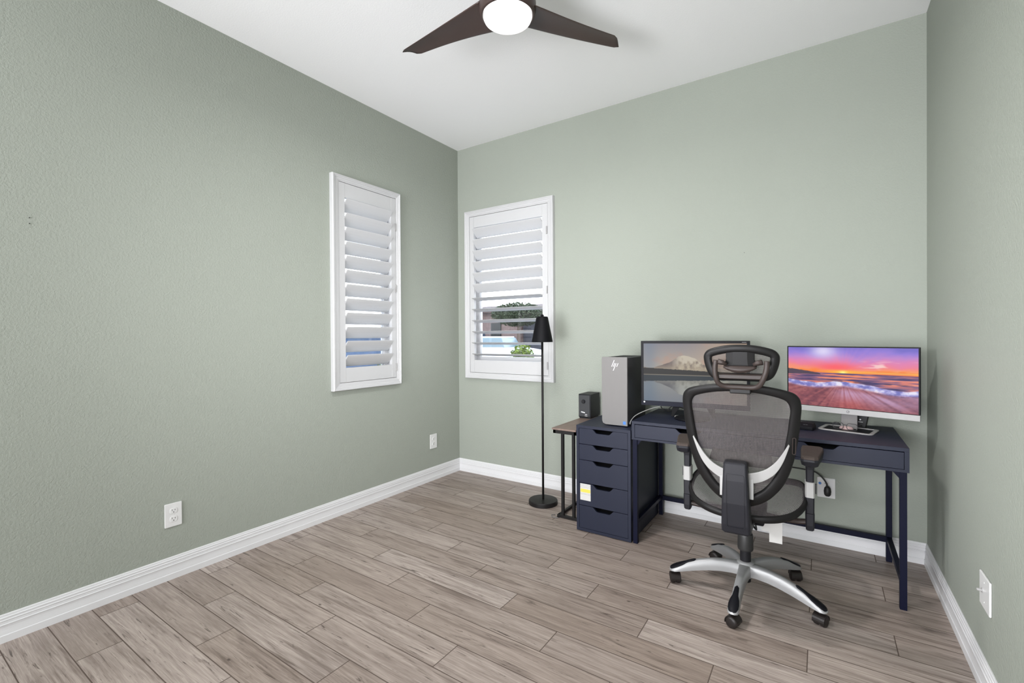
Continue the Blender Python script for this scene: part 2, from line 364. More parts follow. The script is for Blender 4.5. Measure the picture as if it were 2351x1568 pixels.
# ------------------------------------------------------------------ windows (local frame: X along the wall, -Y into the room, origin on wall plane)
def window(idx, origin, rz, h, nlouv_open):
    """h: x0,x1,z0,z1 of the hole in local X"""
    x0, x1, z0, z1 = h
    w = empty('window_%d' % idx, origin, rz, kind='structure')
    b = NBM(); ringprism(b, [(x0+.03, z0+.03), (x1-.03, z0+.03), (x1-.03, z1-.03), (x0+.03, z1-.03)], [(x0, z0), (x1, z0), (x1, z1), (x0, z1)], .092, .138); obj('window_frame', b, MT['shutter'], w, bev=.003)
    b = NBM(); ringprism(b, [(x0+.004, z0+.004), (x1-.004, z0+.004), (x1-.004, z1-.004), (x0+.004, z1-.004)], [(x0-.001, z0-.001), (x1+.001, z0-.001), (x1+.001, z1+.001), (x0-.001, z1+.001)], .012, .092); obj('window_jamb', b, MT['shutter'], w)
    b = NBM(); box(b, x0+.03, x1-.03, .098, .132, (z0+z1)/2-.62, (z0+z1)/2-.585); obj('sash_rail', b, MT['shutter'], w, bev=.002)
    b = NBM(); box(b, x0+.03, x1-.03, .114, .118, z0+.03, z1-.03); obj('window_pane', b, MT['glass'], w)
    return w
def shutter(origin, rz, outer, inner, ph, n, tilts, hinge_x, label, louver_d=.112):
    x0, x1, z0, z1 = outer; a0, a1, c0, c1 = inner; p0, p1, q0, q1 = ph
    s = empty('window_shutter', origin, rz, label=label, cat='shutter', group='white plantation shutters')
    # face frame with stepped profile
    def rect(d): return [(x0+d, z0+d), (x1-d, z0+d), (x1-d, z1-d), (x0+d, z1-d)]
    inn = [(a0, c0), (a1, c0), (a1, c1), (a0, c1)]
    def lerp(t): return [(u[0]+(v[0]-u[0])*t, u[1]+(v[1]-u[1])*t) for u, v in zip(rect(0), inn)]
    pr = [(0, 0), (0, -.030), (.06, -.038), (.20, -.038), (.26, -.033), (.42, -.032), (.50, -.028), (.78, -.026), (.84, -.023), (1.0, -.022), (1.0, .01), (.5, .0)]
    secs = [[Vector((lerp(t)[k][0], y, lerp(t)[k][1])) for t, y in pr] for k in range(4)]
    b = NBM(); loft(b, secs, ring=True); obj('shutter_frame', b, MT['shutter'], s, bev=.0008, segs=1)
    yf, yb = -.020, .010; g = .0025
    for (u0, u1) in ((a0+g, p0), (p1, a1-g)):
        b = NBM(); box(b, u0, u1, yf, yb, c0+g, c1-g); obj('stile', b, MT['shutter'], s, bev=.0015)
    for (v0, v1) in ((c0+g, q0), (q1, c1-g)):
        b = NBM(); box(b, p0+.0006, p1-.0006, yf+.0012, yb, v0, v1); obj('rail', b, MT['shutter'], s, bev=.0015)
    sp = (q1-q0)/n; proto = None
    for i in range(n):
        zc = q1-sp*(i+.5); th = R(tilts[i])
        if proto is None:
            b = NBM(); m = 14
            lp = [(louver_d/2*math.cos(2*math.pi*k/m), .0056*math.sin(2*math.pi*k/m)) for k in range(m)]
            loft(b, [[Vector((xx, y, z)) for y, z in lp] for xx in (p0+.001, p1-.001)])
            proto = obj('louver', b, MT['shutter'], s, smooth=False, bev=0); o = proto
        else: o = proto.copy(); COL.objects.link(o); o.parent = s
        o.location = (0, -.005, zc); o.rotation_euler = (-th, 0, 0)   # room edge up
    for zc in (z0+.14, (z0+z1)/2, z1-.28):
        b = NBM(); box(b, hinge_x-.006, hinge_x+.006, -.0255, -.0195, zc-.032, zc+.032); tube(b, [(hinge_x, -.0255, zc-.032), (hinge_x, -.0255, zc+.032)], .0035, 8); obj('hinge', b, MT['silver2'], s)
    return s
# left wall: local X -> world -Y... rz=90deg maps local X to +Y and local -Y to +X
window(1, (0, 0, 0), R(90), HL, 0)
shutter((0, 0, 0), R(90), (-1.405, -.768, .903, 2.463), (-1.345, -.805, .957, 2.418), (-1.292, -.856, 1.065, 2.310), 12, [50]*12, -.812,
        'white plantation shutter on the left wall, all its slats tilted nearly closed')
window(2, (0, 0, 0), 0, HB, 0)
shutter((0, 0, 0), 0, (.106, 1.056, .897, 2.462), (.155, .998, .950, 2.410), (.206, .944, 1.068, 2.305), 12, [44]*6+[11]*6, .990,
        'white plantation shutter on the back wall behind the floor lamp, lower slats open')
# ------------------------------------------------------------------ outlets and plates
def outlet_plate(loc, rz, w, h, label, kind, name='power_outlet'):
    e = empty(name, loc, rz, label=label, cat='outlet', group=None)
    b = NBM(); prism(b, rrect(-w/2, w/2, -h/2, h/2, .004), -.007, -.0005); obj('cover_plate', b, MT['plastic_w'], e, bev=.002)
    if kind == 'duplex':
        for zc in (.022, -.022):
            b = NBM(); prism(b, rrect(-.017, .017, zc-.0145, zc+.0145, .010), -.0095, -.0065); rcp = obj('socket', b, MT['plastic_w'], e, bev=.0008)
            b = NBM(); box(b, -.0075, -.0055, -.0100, -.0090, zc+.001, zc+.009); box(b, .0055, .0075, -.0100, -.0090, zc+.001, zc+.008)
            lathe(b, [(0, 0), (.0026, 0), (.0026, .0008), (0, .0008)], 10, Matrix.Translation((0, -.0092, zc-.0065)) @ Matrix.Rotation(R(90), 4, 'X')); obj('slot', b, MT['slot'], rcp)
        b = NBM(); lathe(b, [(0, 0), (.003, 0), (.002, .0012), (0, .0012)], 12, Matrix.Translation((0, -.007, 0)) @ Matrix.Rotation(R(90), 4, 'X')); obj('screw', b, MT['plastic_w'], e)
    return e
outlet_plate((0, -2.379, .3415), R(90), .080, .126, 'white duplex power outlet low on the left wall, nearest the camera', 'duplex')
e = outlet_plate((0, -.365, .348), R(90), .085, .128, 'small white outlet low on the left wall near the far corner', 'duplex')
e = outlet_plate((RW, -1.119, .362), R(-90), .122, .120, 'white wall plate with a metal coax jack on the right wall', 'plain', 'wall_plate'); e['category'] = 'wall plate'
b = NBM(); Mx = Matrix.Translation((-.02, -.007, 0)) @ Matrix.Rotation(R(90), 4, 'X')
lathe(b, [(0, 0), (.008, 0), (.008, .003), (.0048, .003), (.0048, .016), (.003, .016), (.003, .010), (0, .010)], 16, Mx); obj('coax_jack', b, MT['silver2'], e)
for zc in (.035, -.035):
    b = NBM(); lathe(b, [(0, 0), (.003, 0), (.002, .001), (0, .001)], 10, Matrix.Translation((.0, -.007, zc)) @ Matrix.Rotation(R(90), 4, 'X')); obj('screw', b, MT['plastic_w'], e)
e = outlet_plate((2.934, 0, .348), 0, .092, .122, 'white outlet plate on the back wall under the desk with a black plug in it', 'duplex')
b = NBM(); lathe(b, [(0, 0), (.008, 0), (.006, .002), (0, .002)], 14, Matrix.Translation((-.032, -.0072, .024)) @ Matrix.Rotation(R(90), 4, 'X')); obj('data_jack', b, MT['blue'], e)
pl = empty('power_cable', (2.940, -.03, .335), label='black power cord with a moulded plug in the outlet under the desk', cat='cord')
b = NBM(); secs = []
for z, w, d in ((.030, .008, .008), (.020, .016, .013), (.0, .019, .016), (-.022, .017, .015), (-.030, .011, .010)):
    secs.append([Vector((x*w, y*d, z)) for x, y in [(math.cos(2*math.pi*k/14), math.sin(2*math.pi*k/14)) for k in range(14)]])
loft(b, secs); obj('plug', b, MT['cable'], pl, smooth=True)
b = NBM(); tube(b, catmull([(0, 0, .028), (-.012, 0, .060), (-.050, .004, .100), (-.10, .006, .112), (-.22, .006, .118), (-.42, .006, .125), (-.60, .004, .16)], 8), .0042, 8); obj('cord', b, MT['cable'], pl, smooth=True)
# nails
for k, (loc, rz) in enumerate([((0, -2.91, 1.829), 90), ((0, -2.91, 1.803), 90), ((2.485, 0, 1.838), 0)]):
    b = NBM(); lathe(b, [(0, 0), (.0022, 0), (.0016, .006), (0, .006)], 8, Matrix.Rotation(R(90), 4, 'X'))
    lab = ['tiny dark nail high on the bare left wall, upper of two', 'tiny dark nail on the bare left wall, lower of two', 'tiny dark nail on the back wall above the monitors'][k]
    tag(obj('wall_nail', b, MT['slot'], loc=loc, rot=(0, 0, R(rz))), lab, 'nail')
# ================================================================== CEILING FAN
fan = empty('ceiling_fan', (FAN[0], FAN[1], RH), label='dark brown three-blade ceiling fan with a round white light', cat='ceiling fan')
b = NBM(); lathe(b, [(0, 0), (.070, 0), (.072, -.02), (.058, -.045), (.030, -.055), (0, -.055)], 40); obj('canopy', b, MT['fan'], fan, smooth=True)
b = NBM(); lathe(b, [(0, -.05), (.016, -.05), (.016, -.16), (0, -.16)], 20); obj('downrod', b, MT['fan'], fan, smooth=True)
b = NBM(); lathe(b, [(0, -.145), (.040, -.147), (.085, -.165), (.118, -.200), (.132, -.240), (.132, -.268), (.126, -.292), (.119, -.300), (.117, -.296), (.112, -.285), (0, -.285)], 56); obj('motor_housing', b, MT['fan'], fan, smooth=True)
b = NBM(); lathe(b, [(0, -.286), (.113, -.287), (.114, -.300), (.109, -.312), (.090, -.322), (.055, -.328), (0, -.330)], 56); obj('light_diffuser', b, MT['diffuser'], fan, smooth=True)
def fan_blade():
    b = NBM(); secs = []; n = 26
    for i in range(n):
        t = i/(n-1)
        lead = .100-.066*t+.002*math.sin(t*math.pi)              # outer, longer edge
        trail = -.094+.052*t+.010*math.sin(t*math.pi)
        if t > .95: k = (t-.95)/.05; lead -= .010*k*k; trail += .010*k*k
        wd = lead-trail; mid = (lead+trail)/2
        tw = R(10*(1-t)**1.2-2); th = .0075-.003*t; z = -.262+.004*t
        lp = []
        for k in range(16):
            a = 2*math.pi*k/16; c = math.cos(a)*wd/2; h = math.sin(a)*th + .010*(1-(2*c/wd)**2)
            r = .090+t*(.537+.028*(2*c/wd))
            lp.append(Vector((r, mid+c*math.cos(tw), z+c*math.sin(tw)+h)))
        secs.append(lp)
    loft(b, secs); return b
for a in (181.5, 58.5, -61.5):
    o = obj('blade', fan_blade(), MT['fan'], fan, smooth=True); o.rotation_euler = (0, 0, R(a))
# ================================================================== FLOOR LAMP
lamp = empty('floor_lamp', (1.128, -.346, 0), label='slim black floor lamp with a cone shade in front of the back wall window', cat='floor lamp')
b = NBM(); lathe(b, [(0, 0), (.108, 0), (.111, .004), (.111, .028), (.107, .033), (.03, .036), (0, .036)], 56); obj('lamp_base', b, MT['blackm'], lamp, smooth=False)
b = NBM(); tube(b, [(0, 0, .03), (.0, 0, 1.26)], .0085, 14); obj('pole', b, MT['blackm'], lamp, smooth=True)
b = NBM(); lathe(b, [(.078, 1.245), (.080, 1.243), (.081, 1.247), (.0455, 1.430), (.040, 1.438), (0, 1.441), (0, 1.437), (.038, 1.434), (.043, 1.428)], 48); obj('lamp_shade', b, MT['shade'], lamp, smooth=True)
b = NBM(); lathe(b, [(0, 1.438), (.012, 1.439), (.013, 1.444), (.011, 1.452), (.005, 1.456), (0, 1.456)], 20); obj('finial', b, MT['shade'], lamp, smooth=True)
b = NBM(); tube(b, [(0, 0, 1.25), (0, 0, 1.32)], .016, 14); obj('lamp_socket', b, MT['blackm'], lamp, smooth=True)
b = NBM(); lathe(b, [(0, 1.31), (.012, 1.315), (.024, 1.345), (.026, 1.37), (.018, 1.393), (0, 1.40)], 20); obj('bulb', b, MT['plastic_w'], lamp, smooth=True)
# ================================================================== SIDE TABLE
st = empty('side_table', (1.45, -.38, 0), label='narrow side table with a brown board top and black metal frame beside the drawer unit', cat='side table')
def L(x0, x1, y0, y1, z0, z1, o=(1.45, -.38, 0)): return (x0-o[0], x1-o[0], y0-o[1], y1-o[1], z0-o[2], z1-o[2])
b = NBM(); box(b, *L(1.368, 1.550, -.640, -.085, .648, .660)); obj('table_top', b, MT['board'], st, bev=.0015)
b = NBM()
for q in ((1.376, 1.550, -.634, -.616), (1.376, 1.550, -.110, -.092), (1.376, 1.394, -.634, -.092), (1.532, 1.550, -.634, -.092)): box(b, *L(*q, .624, .648))
obj('top_frame', b, MT['blackm'], st)
for x in (1.387, 1.472):
    b = NBM(); box(b, *L(x-.0095, x+.0095, -.524, -.505, .012, .630)); obj('leg', b, MT['blackm'], st, bev=.001)
b = NBM(); box(b, *L(1.345, 1.545, -.526, -.503, .004, .022)); box(b, *L(1.345, 1.363, -.52, -.10, .004, .022)); box(b, *L(1.345, 1.545, -.118, -.10, .004, .022)); obj('foot_frame', b, MT['blackm'], st, bev=.001)
for x in (1.387, 1.472):
    b = NBM(); box(b, *L(x-.0095, x+.0095, -.117, -.098, .012, .630)); obj('leg', b, MT['blackm'], st, bev=.001)
for (x, y) in ((1.352, -.515), (1.352, -.11)):
    b = NBM(); lathe(b, [(0, 0), (.011, 0), (.011, .004), (0, .004)], 14, Matrix.Translation((x-1.45, y+.38, 0))); obj('foot', b, MT['blackm'], st)
# clear wrap at the foot corner
b = NBM(); tube(b, catmull([(1.318, -.505, .006), (1.306, -.535, .012), (1.322, -.552, .008), (1.345, -.548, .006), (1.36, -.54, .004)], 6), .003, 6)
tag(obj('plastic_scrap', b, MT['silver'], smooth=True), 'small clear plastic scrap on the floor at the foot of the side table', 'plastic scrap')
# ================================================================== SPEAKER (on the side table)
def speaker():
    e = empty('speaker', (1.412, -.150, .660), 0, label='small black desktop speaker on the side table behind the drawer unit', cat='speaker')
    w, d, h = .100, .12, .185
    b = NBM(); box(b, -w/2, w/2, -.050, d, .008, h); obj('cabinet', b, MT['blackp'], e, bev=.003)
    b = NBM(); prism(b, rrect(-w/2+.006, w/2-.006, .016, h-.008, .008), -.057, -.049); obj('front_panel', b, MT['pcside'], e, bev=.001)
    Mk = Matrix.Translation((-.006, -.057, h*.70)) @ Matrix.Rotation(R(90), 4, 'X')
    b = NBM(); lathe(b, [(0, 0), (.0165, 0), (.0165, .002), (.0135, .002), (.0135, .010), (.012, .0115), (0, .0115)], 28, Mk); obj('volume_knob', b, MT['blackp'], e, smooth=False)
    b = NBM()
    for k, x in enumerate((-.026, -.0185, -.0125, -.0065, .0)):
        box(b, x, x+.0045, -.0582, -.0568, .046-.001*k, .0535-.001*k)
    box(b, .006, .024, -.0582, -.0568, .031, .034); box(b, .004, .026, -.0582, -.0568, .020, .0225); obj('brand_mark', b, MT['white'], e)
    b = NBM(); box(b, -.045, .045, -.045, .10, 0, .010); obj('foot', b, MT['blackp'], e)
    return e
speaker()
# ================================================================== DRAWER CABINET
CX0, CX1, CY0, CY1 = 1.5555, 1.9255, -.642, -.062
cab = empty('drawer_cabinet', ((CX0+CX1)/2, (CY0+CY1)/2, 0), label='narrow navy blue cabinet of five drawers at the left end of the desk', cat='drawer unit')
cx, cy = (CX0+CX1)/2, (CY0+CY1)/2; hw, hd = (CX1-CX0)/2, (CY1-CY0)/2
b = NBM(); T = .018
box(b, -hw, -hw+T, -hd, hd, .004, .700); box(b, hw-T, hw, -hd, hd, .004, .700); box(b, -hw+T, hw-T, -hd, hd, .682, .700); box(b, -hw+T, hw-T, -hd, hd, .004, .022); box(b, -hw+T, hw-T, hd-.01, hd, .02, .69)
obj('body', b, MT['navy'], cab)
for (x, y) in ((-hw+.03, -hd+.03), (hw-.03, -hd+.03), (-hw+.03, hd-.03), (hw-.03, hd-.03)):
    b = NBM(); lathe(b, [(0, 0), (.012, 0), (.012, .004), (0, .004)], 12, Matrix.Translation((x, y, 0))); obj('foot', b, MT['blackp'], cab)
def scoop(x0, x1, z0, z1, cxs, sw=.075, flat=.040, dp=.026):
    """drawer front outline with a shallow finger scoop in its top edge"""
    o = [(x0, z0), (x1, z0), (x1, z1)]
    n = 8
    for i in range(n+1):
        t = i/n; e = t*t*(3-2*t); o.append((cxs+sw-(sw-flat)*t, z1-dp*e))
    for i in range(n+1):
        t = i/n; e = t*t*(3-2*t); o.append((cxs-flat-(sw-flat)*t, z1-dp*(1-e)))
    o.append((x0, z1)); return o
edges = [.682, .5765, .4725, .3205, .1725, .022]
for i in range(5):
    z1, z0 = edges[i]-.0015, edges[i+1]+.0015
    b = NBM(); prism(b, scoop(-hw+T+.0015, hw-T-.0015, z0, z1, 0), -hd+.0005, -hd+.018)
    d = obj('drawer', b, MT['navy'], cab, bev=.0012)
    b = NBM(); box(b, -hw+T+.008, hw-T-.008, -hd+.03, hd-.03, z0+.008, z1-.034); obj('drawer_box', b, MT['dark'], d)
    if i == 3:
        lx, lz, lw, lh = -hw+.0265, .208, .074, .108
        b = NBM(); box(b, lx, lx+lw, -hd-.0008, -hd+.0004, lz, lz+lh); lab = obj('price_label', b, MT['label'], cab); lab['label'] = 'white and yellow price sticker'
        b = NBM(); box(b, lx+.003, lx+lw-.002, -hd-.0012, -hd-.0006, lz+.052, lz+.074); obj('yellow_stripe', b, MT['yellow'], lab)
# ================================================================== DESK
DX, DY = 1.929, -.632; DW, DD, DH = 1.32, .58, .76
dk = empty('desk', (DX+DW/2, DY+DD/2, 0), label='navy blue writing desk with two drawers against the back wall', cat='desk')
hx, hy = DW/2, DD/2
b = NBM(); box(b, -hx, hx, -hy, hy, .742, .760); obj('desk_top', b, MT['navy'], dk, bev=.001)
b = NBM(); box(b, -hx, -hx+.018, -hy, hy, .645, .742); box(b, hx-.018, hx, -hy, hy, .645, .742); box(b, -hx+.018, hx-.018, -hy, hy, .645, .658); box(b, -hx+.018, hx-.018, hy-.018, hy, .658, .742); box(b, -.009, .009, -hy+.02, hy-.02, .658, .742)
obj('drawer_housing', b, MT['navy'], dk)
for sx_ in (-1, 1):
    a0, a1 = (-hx+.0195, -.001) if sx_ < 0 else (.001, hx-.0195)
    b = NBM(); prism(b, scoop(a0, a1, .6595, .7385, (a0+a1)/2, .078, .045, .023), -hy+.0006, -hy+.018); d = obj('drawer', b, MT['navy'], dk, bev=.001)
    b = NBM(); box(b, a0+.01, a1-.01, -hy+.03, hy-.04, .662, .712); obj('drawer_box', b, MT['dark'], d)
def leg(x0, x1, y0, y1):
    b = NBM(); box(b, x0, x1, y0, y1, 0, .645); return b
lw = .027
for (x0, x1, y0, y1) in ((-hx+.006, -hx+.006+lw, -hy+.002, -hy+.002+lw), (hx-.008-lw, hx-.008, -hy+.002, -hy+.002+lw), (-hx+.006, -hx+.006+lw, hy-.03, hy-.03+lw), (hx-.008-lw, hx-.008, hy-.03, hy-.03+lw)):
    obj('leg', leg(x0, x1, y0, y1), MT['navyd'], dk, bev=.0012)
for x in (-hx+.008, hx-.033):
    b = NBM(); box(b, x, x+.023, -hy+.02, hy-.02, .118, .142); obj('side_rail', b, MT['navyd'], dk, bev=.001)
b = NBM(); box(b, -hx+.03, hx-.03, hy-.028, hy-.006, .108, .138); obj('back_rail', b, MT['navyd'], dk, bev=.001)
for s_ in (-1, 1):
    b = NBM(); xa = s_*(hx-.008-lw); prism(b, [(xa, .645), (xa-s_*.028, .645), (xa-s_*.022, .640), (xa, .612)], -hy+.006, -hy+.024); obj('corner_bracket', b, MT['navyd'], dk)
# ================================================================== COMPUTER TOWER (on the drawer cabinet)
pc = empty('computer_tower', (1.7875, -.37, .700), 0, label='silver fronted desktop computer tower on top of the drawer unit', cat='computer')
b = NBM(); box(b, -.080, .083, -.170, .195, .014, .446); obj('case', b, MT['pcside'], pc, bev=.003)
b = NBM(); prism(b, [(-.087, .436), (-.086, .03), (-.080, .014), (-.06, .006), (.087, .006), (.087, .450), (-.084, .450)], -.185, -.170); obj('front_panel', b, MT['silver'], pc, bev=.002)
b = NBM()
for k in range(11):
    for j in range(16):
        box(b, -.070+k*.0133, -.063+k*.0133, -.150+j*.021, -.136+j*.021, .4455, .4475)
obj('top_vent', b, MT['slot'], pc)
for y_ in (-.15, .13):
    b = NBM(); box(b, -.06, .06, y_, y_+.03, 0, .014); obj('foot', b, MT['blackp'], pc)
b = NBM()
def slash(x, z, w, h, sl):
    loft(b, [[Vector((x, yy, z)), Vector((x+w, yy, z)), Vector((x+w+sl*h, yy, z+h)), Vector((x+sl*h, yy, z+h))] for yy in (-.1862, -.1848)])
slash(-.019, .388, .0042, .042, .42); slash(-.0075, .388, .0042, .023, .42); slash(-.0085, .362, .0042, .048, .42); slash(.0155, .388, .0042, .022, .42)
obj('logo', b, MT['logo'], pc)
b = NBM(); box(b, .058, .077, -.1858, -.1848, .016, .036); obj('blue_badge', b, MT['blue'], pc)
# pink cloth between speaker and tower
b = NBM(); secs = []
for z, w, d, x in ((.0, .010, .012, 0), (.012, .020, .022, -.004), (.03, .016, .018, -.010), (.045, .017, .014, -.004), (.062, .008, .008, 0), (.066, .002, .002, 0)):
    secs.append([Vector((x+w*math.cos(2*math.pi*k/10)*(1+.25*math.sin(3*k)), d*math.sin(2*math.pi*k/10), z)) for k in range(10)])
loft(b, secs); tag(obj('crumpled_cloth', b, MT['pink'], smooth=True, loc=(1.672, -.335, .7005)), 'small crumpled pink cloth squeezed behind the left side of the tower', 'cloth')
# ================================================================== MONITORS
def fnoise(nx, ny, seed, octs=4, w=300, h=170, ax=1.0):
    rng = np.random.RandomState(seed); out = np.zeros((h, w)); amp = 1; tot = 0
    for o in range(octs):
        gx, gy = int(nx*2**o)+2, int(ny*2**o)+2
        g = rng.rand(gy, gx); xs = np.linspace(0, gx-1.001, w); ys = np.linspace(0, gy-1.001, h)
        xi = xs.astype(int); yi = ys.astype(int); fx = xs-xi; fy = ys-yi; fx = fx*fx*(3-2*fx); fy = fy*fy*(3-2*fy)
        a = g[np.ix_(yi, xi)]*(1-fx)+g[np.ix_(yi, xi+1)]*fx; c = g[np.ix_(yi+1, xi)]*(1-fx)+g[np.ix_(yi+1, xi+1)]*fx
        out += amp*(a*(1-fy[:, None])+c*fy[:, None]); tot += amp; amp *= .5
    return out/tot
def ramp_np(t, stops):
    t = np.clip(t, 0, 1); ps = [s[0] for s in stops]
    return np.stack([np.interp(t, ps, [s[1][k] for s in stops]) for k in range(3)], -1)
def lerp3(a, b, m): return a*(1-m[..., None])+np.array(b)*m[..., None] if not isinstance(b, np.ndarray) or b.ndim == 1 else a*(1-m[..., None])+b*m[..., None]
def sst(a, b, x): t = np.clip((x-a)/(b-a), 0, 1); return t*t*(3-2*t)
def picture_sunset(w, h):
    U, V = np.meshgrid(np.linspace(0, 1, w), np.linspace(0, 1, h))     # V: 0 bottom
    n1 = fnoise(4, 3, 3, 5, w, h); n2 = fnoise(7, 18, 5, 4, w, h); sv = (V-.575)/.425
    ang = np.arctan2(V-.575, (U-.46)*1.8); ray = np.interp((ang/np.pi*40) % 40, range(41), list(np.random.RandomState(4).rand(40))+[.5])
    t = sv+.42*(n1-.5)+.06*(ray-.5)
    sky = ramp_np(t, [(0, (236, 120, 70)), (.06, (250, 140, 60)), (.14, (250, 150, 110)), (.28, (240, 130, 150)), (.45, (225, 130, 180)), (.62, (190, 135, 205)), (.8, (150, 125, 215)), (1, (118, 108, 200))])
    sky = lerp3(sky, (252, 225, 215), sst(.55, .75, n2)*sst(.0, .3, sv)*(1-sst(.3, .6, sv))*sst(.5, .75, U)*.8)
    sky = lerp3(sky, (255, 95, 105), np.exp(-(((U-.40)/.16)**2+((sv-.22)/.16)**2))*.9)
    sky = lerp3(sky, (232, 225, 252), np.exp(-(((U-.30)/.11)**2+((sv-.85)/.28)**2))*.9)
    sky = lerp3(sky, (255, 205, 60), np.exp(-(((U-.46)/.16)**2+((sv-.05)/.07)**2))*.8)
    sky = lerp3(sky, (255, 250, 140), np.exp(-(((U-.46)/.03)**2+((sv-.03)/.06)**2)))
    sky = lerp3(sky, (255, 200, 90), np.exp(-(((sv-.06)/.03)**2))*sst(.5, .7, U)*.7)
    # sea
    wv = fnoise(5, 40, 8, 4, w, h); sea = ramp_np(wv, [(.25, (70, 60, 105)), (.45, (140, 100, 130)), (.60, (225, 130, 115)), (.75, (235, 150, 130))])
    sea = lerp3(sea, (250, 140, 90), np.exp(-((U-.48)/.14)**2)*sst(.45, .6, wv)*.8)
    # sand with radial streaks
    ang2 = np.arctan2(.50-V, (U-.46)*1.8); st = np.interp((ang2/np.pi*70) % 70, range(71), list(np.random.RandomState(9).rand(70))+[.5])
    sand = ramp_np(.30*st+.30*fnoise(3, 3, 77, 3, w, h)+.4*fnoise(40, 40, 12, 3, w, h), [(.25, (112, 66, 80)), (.5, (146, 84, 92)), (.75, (172, 106, 108))])
    sand = lerp3(sand, (200, 90, 85), np.exp(-(((U-.52)/.14)**2+((V-.12)/.18)**2))*.5)
    img = np.where((V > .575)[..., None], sky, sea)
    head = sst(0, .01, (.555+.075*np.clip(1-U/.28, 0, 1)**.7+.012*np.clip(1-U/.28, 0, 1)**.5*np.interp(U*60 % 20, range(21), list(np.random.RandomState(2).rand(20))+[0])-V))*(U < .28)*(V > .535+.015*U)
    img = lerp3(img, (82, 68, 84), head.astype(float))
    shore = .36-.10*U-.03*np.sin(U*9)+.03*(fnoise(6, 1, 21, 3, w, h)-.5)
    foamtop = shore+.105+.03*(fnoise(12, 2, 31, 4, w, h)-.5)
    img = np.where((V < shore+.01)[..., None], sand, img)
    fm = sst(0, .02, foamtop-V)*sst(0, .06, V-shore+.02); fo = fnoise(22, 18, 17, 4, w, h)
    foam = ramp_np(fo, [(.3, (120, 120, 190)), (.55, (185, 180, 230)), (.75, (235, 232, 252))])
    img = lerp3(img, foam, fm)
    wash = sst(0, .2, U-.3)*sst(0, .10, shore+.02-V)*(1-sst(.08, .30, shore-V))*(.35+.65*st)*.7
    wash = np.maximum(wash, sst(.55, 1, U)*(V < shore)*(1-sst(.10, .24, shore-V))*.75*(.4+.6*st))
    img = lerp3(img, (205, 180, 225), wash)
    dk_ = np.exp(-((V-(.455-.03*U))/.013)**2)*sst(.2, .5, U)*.7; img = lerp3(img, (62, 52, 84), dk_*sst(.3, .5, fnoise(9, 3, 44, 3, w, h)))
    return img
def picture_lake(w, h):
    U, V = np.meshgrid(np.linspace(0, 1, w), np.linspace(0, 1, h))
    hor = .46
    def scene(V_):
        sky = ramp_np((V_-hor)/(1-hor), [(0, (214, 200, 178)), (.4, (200, 188, 176)), (1, (165, 160, 165))])
        sky = lerp3(sky, (236, 196, 158), sst(.35, .9, U)*.6); cl = fnoise(5, 5, 3, 4, w, h)
        sky = lerp3(sky, (214, 170, 150), sst(.55, .75, cl)*.5); sky = lerp3(sky, (130, 150, 175), np.exp(-((U-.05)/.1)**2)*.5)
        nz = fnoise(14, 1, 6, 5, w, h)
        ridge = hor+np.interp(U, [0, .10, .20, .30, .36, .41, .46, .52, .58, .66, .78, 1], [.13, .115, .17, .25, .325, .345, .33, .29, .21, .155, .12, .11])+.030*(nz-.5)
        m = sst(0, .008, ridge-V_); tx = .5*fnoise(34, 18, 9, 5, w, h)+.5*np.clip(.25+.9*(V_-hor)/.34+.5*(fnoise(7, 5, 19, 3, w, h)-.5), 0, 1)
        mt = ramp_np(tx, [(.32, (92, 82, 84)), (.46, (142, 128, 120)), (.56, (196, 182, 162)), (.7, (228, 216, 196))])
        mt = lerp3(mt, (118, 104, 104), sst(.40, .22, U)); hz = sst(.18, 0, V_-hor-.05)
        mt = lerp3(mt, (212, 196, 168), hz*.8)
        img = lerp3(sky, mt, m)
        fr = hor+.115-.07*U+.014*fnoise(60, 1, 14, 3, w, h); img = lerp3(img, (58, 56, 54), sst(0, .006, fr-V_))
        return img
    up = scene(V); dn = scene(np.clip(2*hor-V+.01*(fnoise(6, 40, 2, 3, w, h)-.5), 0, 1))*.72+np.array((16, 26, 34))
    img = np.where((V > hor)[..., None], up, dn); img = lerp3(img, (205, 190, 165), np.exp(-((V-hor)/.006)**2)*.8)
    return img
def screen(name, fn, W_, H_, nx, ny, parent, y, zc, mt):
    """a grid of vertices that carries the displayed picture"""
    img = fn(nx+1, ny+1)/255.; img = np.clip(img, 0, 1); lin = np.where(img <= .04045, img/12.92, ((img+.055)/1.055)**2.4)
    xs = np.linspace(-W_/2, W_/2, nx+1); zs = np.linspace(zc-H_/2, zc+H_/2, ny+1)
    X_, Z_ = np.meshgrid(xs, zs); v = np.stack([X_.ravel(), np.full(X_.size, y), Z_.ravel()], -1)
    i = np.arange(ny)[:, None]*(nx+1)+np.arange(nx)[None]; i = i.ravel(); fc = np.stack([i, i+1, i+nx+2, i+nx+1], -1)
    me = bpy.data.meshes.new(name); me.from_pydata(v.tolist(), [], fc.tolist())
    ca = me.color_attributes.new('picture', 'FLOAT_COLOR', 'POINT'); d = np.ones((v.shape[0], 4), dtype=np.float32); d[:, :3] = lin.reshape(-1, 3)
    ca.data.foreach_set('color', d.ravel()); me.materials.append(mt)
    o = bpy.data.objects.new(name, me); COL.objects.link(o); o.parent = parent; return o
